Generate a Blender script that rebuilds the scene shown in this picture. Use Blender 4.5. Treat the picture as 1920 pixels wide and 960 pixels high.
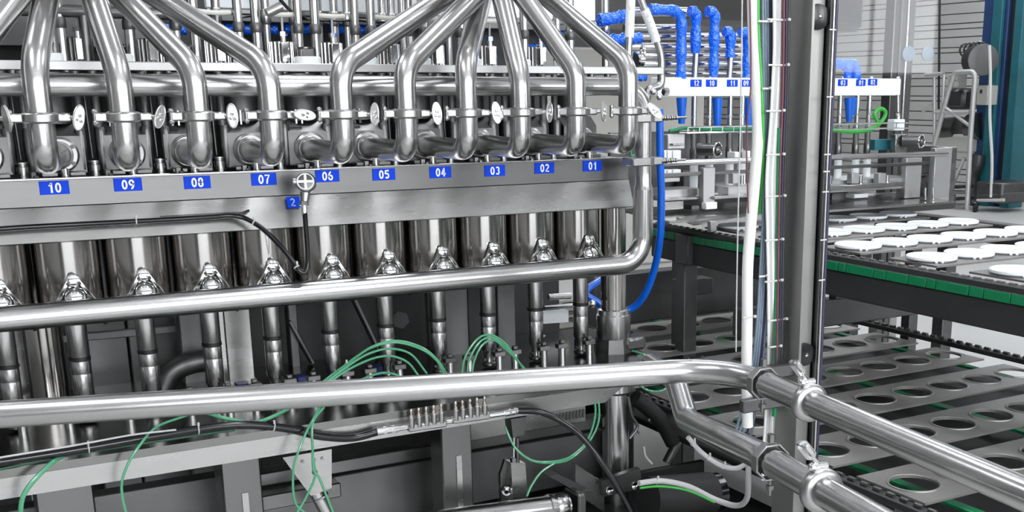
import bpy, math, random
from mathutils import Vector, Matrix
random.seed(7)
for o in list(bpy.data.objects): bpy.data.objects.remove(o)
C = bpy.context.scene.collection
PI = math.pi
# ------------------------------------------------------------------ camera
# world frame: X runs along the filling machine (to the right, receding), Y into it, Z up, metres
F = 2153.72; PX, PY = 1161.73, 729.49; EYE = 1.55
def nrm(v): return Vector(v).normalized()
AX = nrm((4800-PX, 165-PY, F)); AY = nrm((-200-PX, 170-PY, F)); AZ = -nrm((1170-PX, 9000-PY, F))
R = Matrix((AX, AY, AZ))                      # camera (right, down, forward) -> world
cd = bpy.data.cameras.new('camera'); cam = bpy.data.objects.new('camera', cd); C.objects.link(cam)
rt, dn, fw = R.col[0], R.col[1], R.col[2]
cam.matrix_world = Matrix(((rt.x, -dn.x, -fw.x, 0), (rt.y, -dn.y, -fw.y, 0), (rt.z, -dn.z, -fw.z, EYE), (0, 0, 0, 1)))
cd.sensor_width = 36; cd.lens = F/1920*36; cd.shift_x = (960-PX)/1920; cd.shift_y = (PY-480)/1920
cd.clip_start = .02; cd.clip_end = 200
bpy.context.scene.camera = cam
def ray(px, py): return R @ Vector((px-PX, py-PY, F))
def aY(px, py, y): d = ray(px, py); return Vector(d*(y/d.y)) + Vector((0, 0, EYE))
def aX(px, py, x): d = ray(px, py); return Vector(d*(x/d.x)) + Vector((0, 0, EYE))
def aZ(px, py, z): d = ray(px, py); return Vector(d*((z-EYE)/d.z)) + Vector((0, 0, EYE))
# ------------------------------------------------------------------ world, exposure
W = bpy.data.worlds.new('world'); bpy.context.scene.world = W; W.use_nodes = True
W.node_tree.nodes['Background'].inputs[0].default_value = (.8, .85, 1, 1)
W.node_tree.nodes['Background'].inputs[1].default_value = .35
vs = bpy.context.scene.view_settings
vs.view_transform = 'Standard'; vs.look = 'None'; vs.gamma = 1; vs.use_curve_mapping = False; vs.exposure = 0.5
LAMP = 12.0; PANE = 10.0; GLOWL = 1.1
# ------------------------------------------------------------------ materials
MATS = {}
def mat(name, col, rough=.5, metal=0., bump=None, mottle=None, emit=None, spec=.5, coat=0, alpha=None, trans=0):
    m = bpy.data.materials.new(name); m.use_nodes = True; nt = m.node_tree; b = nt.nodes['Principled BSDF']
    b.inputs['Base Color'].default_value = (*col, 1); b.inputs['Roughness'].default_value = rough
    b.inputs['Metallic'].default_value = metal; b.inputs['Specular IOR Level'].default_value = spec
    b.inputs['Coat Weight'].default_value = coat
    if trans: b.inputs['Transmission Weight'].default_value = trans
    tc = nt.nodes.new('ShaderNodeTexCoord')
    if mottle:                                   # (scale xyz, colour swing, roughness swing)
        sc, cs, rs = mottle
        mp = nt.nodes.new('ShaderNodeMapping'); mp.inputs['Scale'].default_value = sc
        n = nt.nodes.new('ShaderNodeTexNoise'); n.inputs['Scale'].default_value = 1; n.inputs['Detail'].default_value = 5
        nt.links.new(tc.outputs['Object'], mp.inputs[0]); nt.links.new(mp.outputs[0], n.inputs['Vector'])
        r = nt.nodes.new('ShaderNodeMapRange'); r.inputs[1].default_value = .1; r.inputs[2].default_value = .9
        r.inputs[3].default_value = 1-cs; r.inputs[4].default_value = 1+cs*.4
        nt.links.new(n.outputs[0], r.inputs[0])
        mx = nt.nodes.new('ShaderNodeVectorMath'); mx.operation = 'SCALE'; mx.inputs[0].default_value = col
        nt.links.new(r.outputs[0], mx.inputs['Scale']); nt.links.new(mx.outputs[0], b.inputs['Base Color'])
        r2 = nt.nodes.new('ShaderNodeMapRange'); r2.inputs[1].default_value = .1; r2.inputs[2].default_value = .9
        r2.inputs[3].default_value = max(.02, rough-rs); r2.inputs[4].default_value = rough+rs
        nt.links.new(n.outputs[0], r2.inputs[0]); nt.links.new(r2.outputs[0], b.inputs['Roughness'])
    if bump:                                     # (kind, scale xyz, strength, distance)
        kind, sc, st, di = bump
        mp = nt.nodes.new('ShaderNodeMapping'); mp.inputs['Scale'].default_value = sc
        n = nt.nodes.new('ShaderNodeTexNoise' if kind == 'noise' else 'ShaderNodeTexVoronoi'); n.inputs['Scale'].default_value = 1
        nt.links.new(tc.outputs['Object'], mp.inputs[0]); nt.links.new(mp.outputs[0], n.inputs['Vector'])
        bp = nt.nodes.new('ShaderNodeBump'); bp.inputs['Strength'].default_value = st; bp.inputs['Distance'].default_value = di
        nt.links.new(n.outputs[0], bp.inputs['Height']); nt.links.new(bp.outputs[0], b.inputs['Normal'])
    if emit:
        b.inputs['Emission Color'].default_value = (*emit[0], 1); b.inputs['Emission Strength'].default_value = emit[1]
    MATS[name] = m; return m
pipe_m = mat('polished steel tube', (.50, .495, .49), .24, 1, mottle=((14, 14, 14), .03, .012))
satin_m = mat('satin steel', (.17, .17, .167), .32, 1, mottle=((3, 30, 30), .12, .03))
plate_m = mat('brushed steel plate', (.40, .40, .39), .27, 1, mottle=((3, 30, 30), .12, .04))
barrel_m = mat('barrel steel', (.40, .385, .37), .15, 1, mottle=((60, 60, 1.5), .10, .02), bump=('noise', (160, 160, 3), .04, .0006))
cast_m = mat('cast steel', (.38, .375, .37), .32, 1)
leg_m = mat('frame steel', (.16, .16, .157), .36, 1, mottle=((9, 9, 9), .06, .03))
table_m = mat('table steel', (.20, .20, .195), .2, 1, mottle=((9, 9, 9), .08, .03))
post_m = mat('post steel', (.30, .30, .29), .45, 1, mottle=((9, 9, 9), .06, .03))
chrome_m = mat('chrome', (.8, .8, .8), .08, 1)
dark_m = mat('dull grey steel', (.15, .15, .15), .42, .9, mottle=((9, 9, 9), .3, .08))
deep_m = mat('dark painted frame', (.045, .045, .045), .5, .3, mottle=((6, 6, 6), .3, .1))
black_m = mat('black rubber', (.003, .003, .004), .16, 0)
navyp_m = mat('dark blue plug', (.006, .015, .12), .4)
filler_m = mat('satin filler steel', (.45, .45, .445), .38, .8)
murk_m = mat('dark parts and shade', (.016, .016, .016), .5, 0, spec=.25)  # dark parts, made near-black to stand in for shade low down
dgreen_m = mat('dark green hose', (.01, .07, .035), .4)
knob_m = mat('black plastic', (.008, .008, .009), .22, 0)
oring_m = mat('black ring', (.004, .004, .004), .5)
white_m = mat('white plastic', (.80, .82, .84), .35)
lid_m = mat('white lid', (.86, .90, .94), .3)
whitecov_m = mat('white enamel cover', (.85, .88, .90), .3)
blue_m = mat('blue hose', (.0, .11, .62), .3, 0, coat=.3)
wrap_m = mat('blue bubble film', (.0, .13, .85), .14, 0, bump=('voronoi', (120, 120, 120), .8, .005), coat=.5)
label_m = mat('blue label', (.0, .05, .62), .5, spec=.15)
digit_m = mat('white print', (.85, .87, .9), .5)
green_m = mat('green air hose', (.08, .33, .18), .25, 0, coat=.4, trans=.15)
belt_m = mat('green belt', (.003, .20, .075), .4, mottle=((40, 40, 40), .25, .1))
cgrey_m = mat('grey cable', (.42, .42, .42), .45)
cwhite_m = mat('white cable', (.72, .72, .70), .4)
cslate_m = mat('slate cable', (.16, .21, .27), .45)
cgreen_m = mat('green cable', (.03, .35, .04), .4)
cred_m = mat('red cable', (.12, .03, .045), .45)
cnavy_m = mat('navy cable', (.02, .018, .05), .45)
tie_m = mat('cable tie', (.5, .5, .48), .4)
floor_m = mat('concrete floor', (.55, .55, .54), .35, 0, mottle=((1.5, 1.5, 1.5), .12, .1))
wall_m = mat('wall cladding', (.78, .77, .74), .5, 0, mottle=((.5, .5, 3), .06, .05))
ceil_m = mat('ceiling', (.62, .62, .62), .7)
wallo_m = mat('room wall', (.22, .22, .22), .6)
dimwall_m = mat('dark lower wall', (.06, .06, .06), .6)
teal_m = mat('teal paint', (.02, .16, .20), .4, mottle=((3, 3, 3), .4, .1))
tblue_m = mat('blue paint', (.02, .06, .18), .4, mottle=((3, 3, 3), .4, .1))
slat_m = mat('tray slat steel', (.26, .25, .24), .42, .6, mottle=((12, 12, 12), .25, .08))
lamp_m = mat('lamp tube light', (1, 1, 1), .5, emit=((.93, .96, 1), LAMP))
pane_m = mat('bright daylight pane', (1, 1, 1), .5, emit=((.95, .97, 1), PANE))
glowp_m = mat('added panel glow', (1, 1, 1), .5, emit=((.9, .95, 1), GLOWL))
ladder_m = mat('aluminium ladder', (.62, .62, .60), .4, .5)
box_m = mat('grey box', (.55, .54, .50), .5)
brass_m = mat('nickel fitting', (.62, .55, .48), .2, 1)
wingn_m = mat('cast wing nut', (.45, .45, .44), .35, .9, bump=('noise', (120, 120, 120), .3, .002))
gl = bpy.data.materials.new('clear guard pane'); gl.use_nodes = True; nt = gl.node_tree; nt.nodes.clear()
o_ = nt.nodes.new('ShaderNodeOutputMaterial'); mx = nt.nodes.new('ShaderNodeMixShader'); tr = nt.nodes.new('ShaderNodeBsdfTransparent'); gs = nt.nodes.new('ShaderNodeBsdfGlossy'); fr = nt.nodes.new('ShaderNodeLayerWeight'); mr = nt.nodes.new('ShaderNodeMath'); mr.operation = 'POWER'; ma = nt.nodes.new('ShaderNodeMath'); ma.operation = 'MULTIPLY_ADD'
tr.inputs[0].default_value = (.94, .95, .95, 1); gs.inputs['Roughness'].default_value = .02; mr.inputs[1].default_value = 4; ma.inputs[1].default_value = .2; ma.inputs[2].default_value = .012; nt.links.new(fr.outputs['Facing'], mr.inputs[0]); nt.links.new(mr.outputs[0], ma.inputs[0])
nt.links.new(ma.outputs[0], mx.inputs[0]); nt.links.new(tr.outputs[0], mx.inputs[1]); nt.links.new(gs.outputs[0], mx.inputs[2]); nt.links.new(mx.outputs[0], o_.inputs[0])
# ------------------------------------------------------------------ mesh builder
def fillet(pts, rad, n=7):
    pts = [Vector(p) for p in pts]
    if not isinstance(rad, (list, tuple)): rad = [rad]*len(pts)
    out = [pts[0]]
    for i in range(1, len(pts)-1):
        a, b, c = pts[i-1], pts[i], pts[i+1]; u = (a-b).normalized(); w = (c-b).normalized()
        ang = u.angle(w)
        if ang > PI-.03: out.append(b); continue
        t = rad[i]/math.tan(ang/2); t = min(t, (a-b).length*.49, (c-b).length*.49); r = t*math.tan(ang/2)
        ctr = b+(u+w).normalized()*(r/math.sin(ang/2)); s = b+u*t-ctr; e = b+w*t-ctr; th = s.angle(e)
        for k in range(n+1):
            q = k/n; out.append(ctr+(s*math.sin((1-q)*th)+e*math.sin(q*th))/math.sin(th))
    out.append(pts[-1]); return out
def spline(pts, n=8):
    P = [Vector(p) for p in pts]; P = [P[0]*2-P[1]]+P+[P[-1]*2-P[-2]]; out = []
    for i in range(1, len(P)-2):
        for k in range(n):
            t = k/n; a, b, c, d = P[i-1:i+3]
            out.append(.5*((2*b)+(c-a)*t+(2*a-5*b+4*c-d)*t*t+(3*b-a-3*c+d)*t**3))
    out.append(P[-2]); return out
def frame(axis):
    z = Vector(axis).normalized(); x = z.orthogonal().normalized(); return x, z.cross(x), z
class MB:
    def __init__(s): s.v = []; s.f = []
    def add(s, vs, fs):
        o = len(s.v); s.v += [tuple(v) for v in vs]; s.f += [tuple(i+o for i in f) for f in fs]; return s
    def box(s, c, d, bev=.0015, rot=None):
        c = Vector(c); h = [x/2 for x in d]; bev = min(bev, min(h)*.45); rot = rot or Matrix.Identity(3)
        V = {}; vs = []
        for sx in (-1, 1):
            for sy in (-1, 1):
                for sz in (-1, 1):
                    for a in range(3):
                        p = [sx*(h[0]-bev), sy*(h[1]-bev), sz*(h[2]-bev)]; p[a] = (sx, sy, sz)[a]*h[a]
                        V[(sx, sy, sz, a)] = len(vs); vs.append(c+rot@Vector(p))
        fs = []
        for a in range(3):
            b, e = (a+1) % 3, (a+2) % 3
            for sg in (-1, 1):
                q = []
                for (u, w) in ((-1, -1), (1, -1), (1, 1), (-1, 1)):
                    k = [0, 0, 0]; k[a] = sg; k[b] = u; k[e] = w; q.append(V[(*k, a)])
                fs.append(q if sg > 0 else q[::-1])
            for u in (-1, 1):
                for w in (-1, 1):
                    k0 = [0, 0, 0]; k1 = [0, 0, 0]; k0[a] = -1; k1[a] = 1
                    for k in (k0, k1): k[b] = u; k[e] = w
                    q = [V[(*k0, b)], V[(*k1, b)], V[(*k1, e)], V[(*k0, e)]]
                    fs.append(q if u*w < 0 else q[::-1])
        for sx in (-1, 1):
            for sy in (-1, 1):
                for sz in (-1, 1):
                    q = [V[(sx, sy, sz, a)] for a in range(3)]; fs.append(q if sx*sy*sz > 0 else q[::-1])
        return s.add(vs, fs)
    def bx(s, x0, x1, y0, y1, z0, z1, bev=.0015):
        return s.box(((x0+x1)/2, (y0+y1)/2, (z0+z1)/2), (abs(x1-x0), abs(y1-y0), abs(z1-z0)), bev)
    def beam(s, p0, p1, w, h, bev=.0015, up=(0, 0, 1)):
        p0 = Vector(p0); p1 = Vector(p1); x = (p1-p0).normalized(); y = Vector(up).cross(x).normalized(); z = x.cross(y)
        return s.box((p0+p1)/2, ((p1-p0).length, w, h), bev, Matrix((x, y, z)).transposed())
    def tube(s, pts, r, n=16, caps=True, closed=False):
        pts = [Vector(p) for p in pts]; m = len(pts); rr = r if isinstance(r, (list, tuple)) else [r]*m
        T = []
        for i in range(m):
            a = pts[(i-1) % m] if closed else pts[max(i-1, 0)]; b = pts[(i+1) % m] if closed else pts[min(i+1, m-1)]
            T.append((b-a).normalized())
        x = T[0].orthogonal().normalized(); vs = []
        for i in range(m):
            x = (x-T[i]*x.dot(T[i])).normalized(); y = T[i].cross(x)
            for k in range(n):
                a = 2*PI*k/n; vs.append(pts[i]+(x*math.cos(a)+y*math.sin(a))*rr[i])
        fs = []
        for i in range(m if closed else m-1):
            j = (i+1) % m
            for k in range(n): fs.append((i*n+k, i*n+(k+1) % n, j*n+(k+1) % n, j*n+k))
        if caps and not closed: fs.append(tuple(range(n))[::-1]); fs.append(tuple((m-1)*n+k for k in range(n)))
        return s.add(vs, fs)
    def cyl(s, p0, p1, r, r1=None, n=20): return s.tube([p0, p1], [r, r if r1 is None else r1], n)
    def lathe(s, prof, o=(0, 0, 0), axis=(0, 0, 1), n=24):
        x, y, z = frame(axis); o = Vector(o); vs = []; m = len(prof)
        for (r, h) in prof:
            for k in range(n):
                a = 2*PI*k/n; vs.append(o+z*h+(x*math.cos(a)+y*math.sin(a))*max(r, 1e-5))
        fs = [(i*n+k, i*n+(k+1) % n, (i+1)*n+(k+1) % n, (i+1)*n+k) for i in range(m-1) for k in range(n)]
        fs.append(tuple(range(n))[::-1]); fs.append(tuple((m-1)*n+k for k in range(n)))
        return s.add(vs, fs)
    def ball(s, c, r, n=12): return s.lathe([(r*math.sin(PI*i/8), -r*math.cos(PI*i/8)) for i in range(9)], c, (0, 0, 1), n)
    def ring(s, c, axis, R_, r, n=28, k=8):
        x, y, z = frame(axis); c = Vector(c)
        return s.tube([c+(x*math.cos(2*PI*i/n)+y*math.sin(2*PI*i/n))*R_ for i in range(n)], r, k, closed=True)
    def prism(s, poly, vec):                        # poly: 3-D outline, extruded by vec
        poly = [Vector(p) for p in poly]; vec = Vector(vec); m = len(poly)
        nn = Vector((0, 0, 0))
        for i in range(m): nn += poly[i].cross(poly[(i+1) % m])
        if nn.dot(vec) > 0: poly = poly[::-1]
        fs = [tuple(range(m)), tuple(range(m, 2*m))[::-1]]+[(i, i+m, (i+1) % m+m, (i+1) % m) for i in range(m)]
        return s.add(poly+[p+vec for p in poly], fs)
    def hexn(s, p0, p1, r): return s.tube([p0, p1], r, 6)
    def mesh(s, name, m, org=Vector((0, 0, 0)), smooth=True):
        me = bpy.data.meshes.new(name); me.from_pydata([Vector(v)-org for v in s.v], [], s.f)
        me.materials.append(m)
        if smooth:
            me.shade_smooth(); me.set_sharp_from_angle(angle=math.radians(38))
        return me
    def build(s, name, m, parent=None, label=None, kind=None, loc=None):
        org = Vector(parent['_o']) if parent is not None else Vector(loc or (0, 0, 0))
        o = bpy.data.objects.new(name, s.mesh(name, m, org)); C.objects.link(o); o['_o'] = tuple(org)
        if parent is not None: o.parent = parent
        else: o.location = org
        if label: o['label'] = label
        if kind: o['kind'] = kind
        return o
def thing(name, label, cat, loc=(0, 0, 0), group=None):
    o = bpy.data.objects.new(name, None); o.empty_display_size = .05; C.objects.link(o); o.location = loc; o['_o'] = tuple(loc)
    o['label'] = label; o['category'] = cat
    if group: o['group'] = group
    return o
def tag(o, label, cat, group=None, kind=None):
    o['label'] = label; o['category'] = cat
    if group: o['group'] = group
    if kind: o['kind'] = kind
    return o
def copy_tree(o, loc=None, label=None, group=None, parent=None):
    c = o.copy(); C.objects.link(c)
    if parent is not None: c.parent = parent
    if loc is not None: c.location = loc; c['_o'] = tuple(loc)
    if label: c['label'] = label
    if group: c['group'] = group
    for ch in KIDS.get(o.name, []): copy_tree(ch, parent=c)
    return c
KIDS = {}
def index_kids():
    KIDS.clear()
    for o in C.objects:
        if o.parent: KIDS.setdefault(o.parent.name, []).append(o)
def text(s, size, org, ex, ey, m, parent, name, thick=.0003, bold=.0, xs=1.0):
    cu = bpy.data.curves.new(name, 'FONT'); cu.body = s; cu.size = size; cu.align_x = 'CENTER'; cu.align_y = 'CENTER'; cu.extrude = thick; cu.offset = bold; cu.resolution_u = 3
    t = bpy.data.objects.new(name, cu); C.objects.link(t)
    me = bpy.data.meshes.new_from_object(t.evaluated_get(bpy.context.evaluated_depsgraph_get())); bpy.data.objects.remove(t)
    ex = Vector(ex).normalized(); ey = Vector(ey).normalized(); ez = ex.cross(ey); par = Vector(parent['_o'])
    for v in me.vertices: c = v.co.copy(); v.co = Vector(org)-par+ex*c.x*xs+ey*c.y+ez*c.z
    me.materials.clear(); me.materials.append(m)
    o = bpy.data.objects.new(name, me); C.objects.link(o); o.parent = parent; o['_o'] = tuple(par); return o
def digits(s, h, org, ex, ey, m, parent, nm='digits'):          # bold upright numerals built as joined outlines
    ex = Vector(ex).normalized(); ey = Vector(ey).normalized(); ez = ex.cross(ey); org = Vector(org); w = h*.56; gp = h*.12; mb = MB(); n = len(s)
    def strip(pts, t, closed=False):
        P = [Vector((a, b)) for a, b in pts]; k = len(P); L = []; R2 = []
        for i in range(k):
            a = P[(i-1) % k] if closed or i else P[0]; b = P[(i+1) % k] if closed or i < k-1 else P[-1]
            d = (b-a).normalized(); nn = Vector((-d.y, d.x)); L.append(P[i]+nn*t/2); R2.append(P[i]-nn*t/2)
        for i in range(k if closed else k-1):
            j = (i+1) % k; q = [L[i], L[j], R2[j], R2[i]]
            mb.prism([ox+ex*v.x+ey*v.y for v in q], ez*.0004)
    def arc(cx, cy, rx, ry, a0, a1, k=12): return [(cx+rx*math.cos(math.radians(a0+(a1-a0)*i/k)), cy+ry*math.sin(math.radians(a0+(a1-a0)*i/k))) for i in range(k+1)]
    t = h*.17; r = w/2-t/2; H_ = h/2-t/2
    for i, c in enumerate(s):
        ox = org+ex*((i-(n-1)/2)*(w+gp))
        if c == '0': strip(arc(0, 0, r, H_, 0, 360, 24)[:-1], t, True)
        if c == '1': strip([(w*.12, -h/2), (w*.12, h/2)], t*1.1); strip([(w*.10, h*.42), (-w*.08, h*.27), (-w*.30, h*.19)], t*.8)
        if c == '2': strip(arc(0, h*.19, r, h*.23, 165, -35)+[(-r, -H_), (r+t/2, -H_)], t)
        if c == '3': strip(arc(0, h*.21, r*.92, h*.21, 150, -80), t); strip(arc(0, -h*.19, r, h*.23, 80, -150), t)
        if c == '4': strip([(w*.16, -h/2), (w*.16, h/2)], t); strip([(w*.12, h*.42), (-w*.38, -h*.17)], t*.8); strip([(-w*.46, -h*.2), (w*.5, -h*.2)], t)
        if c == '5': strip([(w*.42, H_), (-w*.28, H_)], t); strip([(-w*.28, h*.46), (-w*.34, h*.02)], t*.9); strip(arc(0, -h*.16, r, h*.25, 130, -145), t)
        if c == '6': strip(arc(0, -h*.18, r, h*.24, 0, 360, 20)[:-1], t, True); strip(arc(w*.12, -h*.14, r+w*.12, h*.56, 180, 88), t)
        if c == '7': strip([(-w*.45, H_), (w*.42, H_), (w*.05, 0), (-w*.1, -h/2)], t)
        if c == '8': strip(arc(0, h*.21, r*.9, h*.21, 0, 360, 18)[:-1], t, True); strip(arc(0, -h*.19, r, h*.23, 0, 360, 18)[:-1], t, True)
        if c == '9': strip(arc(0, h*.18, r, h*.24, 0, 360, 20)[:-1], t, True); strip(arc(-w*.12, h*.14, r+w*.12, h*.56, 0, -92), t)
    return mb.build(nm, m, parent)
XV, YV, ZV = Vector((1, 0, 0)), Vector((0, 1, 0)), Vector((0, 0, 1))
ORD = ['first', 'second', 'third', 'fourth', 'fifth', 'sixth', 'seventh', 'eighth', 'ninth', 'tenth', 'eleventh', 'twelfth']
# ================================================================== ROOM
def st(name, mb, m, **k): o = mb.build(name, m, **k); o['kind'] = 'structure'; return o
st('floor', MB().bx(-3, 14.2, -4, 20, -.1, 0, 0), floor_m)
st('ceiling', MB().bx(-3, 14.2, -4, 20, 4.6, 4.7, 0), ceil_m)
st('wall_left', MB().bx(-3.1, -3, -4, 20, 0, 4.6, 0), wallo_m)
st('wall_front', MB().bx(-3, 14.2, -4.1, -4, 0, 4.6, 0), wallo_m)
st('wall_back', MB().bx(-3, 14.2, 20, 20.1, 0, 4.6, 0), wallo_m)
wr = st('wall_right', MB().bx(14.03, 14.2, -4, 20, 0, 4.6, 0), wallo_m)
z = 0; k = 0
while z < 4.55:                                     # horizontal cladding boards, uneven heights
    h = min([.15, .12, .08, .14, .16, .075][k % 6], 4.6-z)
    b = MB().bx(14.0-(.006 if k % 2 else 0), 14.03, -4, 20, z+.007, z+h-.007, .004).build('cladding_board', wall_m, wr); z += h; k += 1
# ceiling lights: long strips over the hall
lp = [(-.9, 1.2), (1.9, .5), (1.9, 3.6), (-.9, 4.6), (4.8, 1.8), (4.8, 6.0), (8.2, 4), (8.2, 9), (11.5, 7), (11.5, 12), (4.8, 11), (1.0, 9), (11.5, 4.5), (12.2, 9.5), (8.2, 14)]  # last lamps added to brighten the right wall and background
for i, (x, y) in enumerate(lp):
    t = thing('ceiling_light', 'long white ceiling light strip, %s of the hall lights' % (ORD+['thirteenth','fourteenth','fifteenth'])[i], 'ceiling light', (x, y, 4.45), 'ceiling lights of the hall')
    MB().bx(x-.25, x+.25, y-.95, y+.95, 4.47, 4.56).build('housing', whitecov_m, t)
    MB().bx(x-.22, x+.22, y-.9, y+.9, 4.44, 4.472).build('diffuser', lamp_m, t)
    MB().cyl((x, y-.5, 4.56), (x, y-.5, 4.6), .01).cyl((x, y+.5, 4.56), (x, y+.5, 4.6), .01).build('bracket', satin_m, t)
# unseen behind the camera: high windows set for pipe highlights, a dark lower wall
st('trim_1', MB().bx(-3, 14.2, -4.0, -3.985, 0, 1.55, 0), dimwall_m)
for n_, (x, w) in enumerate([(-1.4, 1.3), (.55, 1.3), (2.5, 1.3), (4.6, 1.3), (7.4, 1.6)]):
    w_ = st('window_%d' % (n_+1), MB().bx(x-w/2-.05, x+w/2+.05, -4.0, -3.97, 1.65, 3.65), white_m)
    MB().bx(x-w/2, x+w/2, -3.972, -3.955, 1.7, 3.6).build('pane', pane_m, w_)
    MB().bx(x-.02, x+.02, -3.957, -3.93, 1.7, 3.6).build('glazing_bar', white_m, w_)
    MB().bx(x-w/2, x+w/2, -3.957, -3.93, 2.6, 2.64).build('glazing_bar', white_m, w_)
d_ = st('glow_panel', MB().bx(-1.6, 3.1, -3.99, -3.965, 0, 1.5), white_m)  # added glowing panel, unseen; widened to streak the barrels and brighten the beam
MB().bx(-1.5, 3.0, -3.967, -3.955, .05, 1.42).build('pane', glowp_m, d_)
# ================================================================== FILLING MACHINE (stations 10 .. 01 from left to right)
XS = lambda i: .29+.15*i
XI = lambda i: {-1: .147, 0: .293, 1: .432, 2: .566, 3: .708, 4: .855, 5: 1.003, 6: 1.156, 7: 1.31, 8: 1.463, 9: 1.622}.get(i, .29+.15*i-.025)
NUM = lambda i: '%02d' % (10-i)
STN = range(-1, 10)
WORD = ['ten', 'nine', 'eight', 'seven', 'six', 'five', 'four', 'three', 'two', 'one']
where = lambda i: ('at the left picture edge' if i < 0 else 'above number %s' % WORD[i])
below = lambda i: ('at the left picture edge' if i < 0 else 'below number %s' % WORD[i])
# --- cover beam with number plates
t = thing('cover_beam', 'long brushed steel cover beam with blue number plates over the row of barrels', 'machine cover', (.9, 2.85, 1.23))
x0, x1 = -.35, 1.742
MB().prism([(x0, 2.80, 1.306), (x0, 2.80, 1.364), (x0, 3.02, 1.364), (x0, 3.02, 1.306)], (x1-x0, 0, 0)).build('number_strip', satin_m, t)
MB().prism([(x0, 2.798, 1.304), (x0, 2.768, 1.232), (x0, 2.772, 1.229), (x0, 3.02, 1.229), (x0, 3.02, 1.304)], (x1-x0, 0, 0)).build('lower_cover', plate_m, t)
MB().bx(x0, .86, 2.797, 2.803, 1.362, 1.367).bx(.86, x1, 2.797, 2.803, 1.364, 1.3675).build('top_lip', pipe_m, t)
for px, py in [(102, 352), (240, 346), (370, 342), (495, 336), (614, 330), (720, 327), (826, 323), (928, 320), (1021, 315), (1111, 311)]:
    p = aY(px, py, 2.798); s = '%02d' % (10-[102, 240, 370, 495, 614, 720, 826, 928, 1021, 1111].index(px))
    l = MB().bx(p.x-.0295, p.x+.0295, 2.7975, 2.8002, p.z-.0145, p.z+.0145, .0003).build('number_plate', label_m, t, label='blue number plate reading '+s)
    digits(s, .0215, (p.x, 2.7974, p.z), XV, ZV, digit_m, l)
p = aY(548, 379, 2.786); l = MB().box((p.x+.002, 2.7835, p.z), (.032, .002, .027), .0003, Matrix.Rotation(-.39, 3, 'X')).build('number_plate', label_m, t, label='blue plate reading 2, half behind the sensor head')
digits('2', .02, (p.x, 2.7822, p.z), XV, ZV+YV*.41, mat('pale print', (.35, .42, .75), .5), l)
q = aY(462, 394, 2.78); MB().tube(spline([aY(300, 408, 2.77), aY(420, 401, 2.77), aY(452, 400, 2.77), aY(466, 395, 2.785)]), .0035, 8).build('bent_rod', satin_m, t)
for i in range(-1, 10):
    x = XS(i)-.052; MB().cyl((x, 2.8, 1.367), (x, 2.8, 1.372), .006, n=8).hexn((x, 2.83, 1.366), (x, 2.83, 1.378), .009).build('cap_screw', satin_m, t)
# --- piston barrels
def barrel(i):
    x = XS(i); t = thing('piston_barrel', 'tall round steel piston barrel '+below(i), 'barrel', (x, 2.93, 1.06), 'row of piston barrels')
    MB().cyl((x, 2.93, 1.10), (x, 2.93, 1.229), .072, n=56).build('shell', barrel_m, t)
    MB().cyl((x, 2.93, 1.078), (x, 2.93, 1.0995), .0722, n=56).lathe([(.072, 1.078), (.06, 1.066), (.03, 1.06), (.03, 1.05)][::-1], (x, 2.93, 0)).build('bottom_collar', barrel_m, t)
    return t
b0 = barrel(-1); index_kids()
for i in list(range(-2, -1))+list(range(0, 10)): copy_tree(b0, (XS(i), 2.93, 1.06), 'tall round steel piston barrel '+(below(i) if i > -2 else 'cut by the left edge of the frame'))
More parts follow.
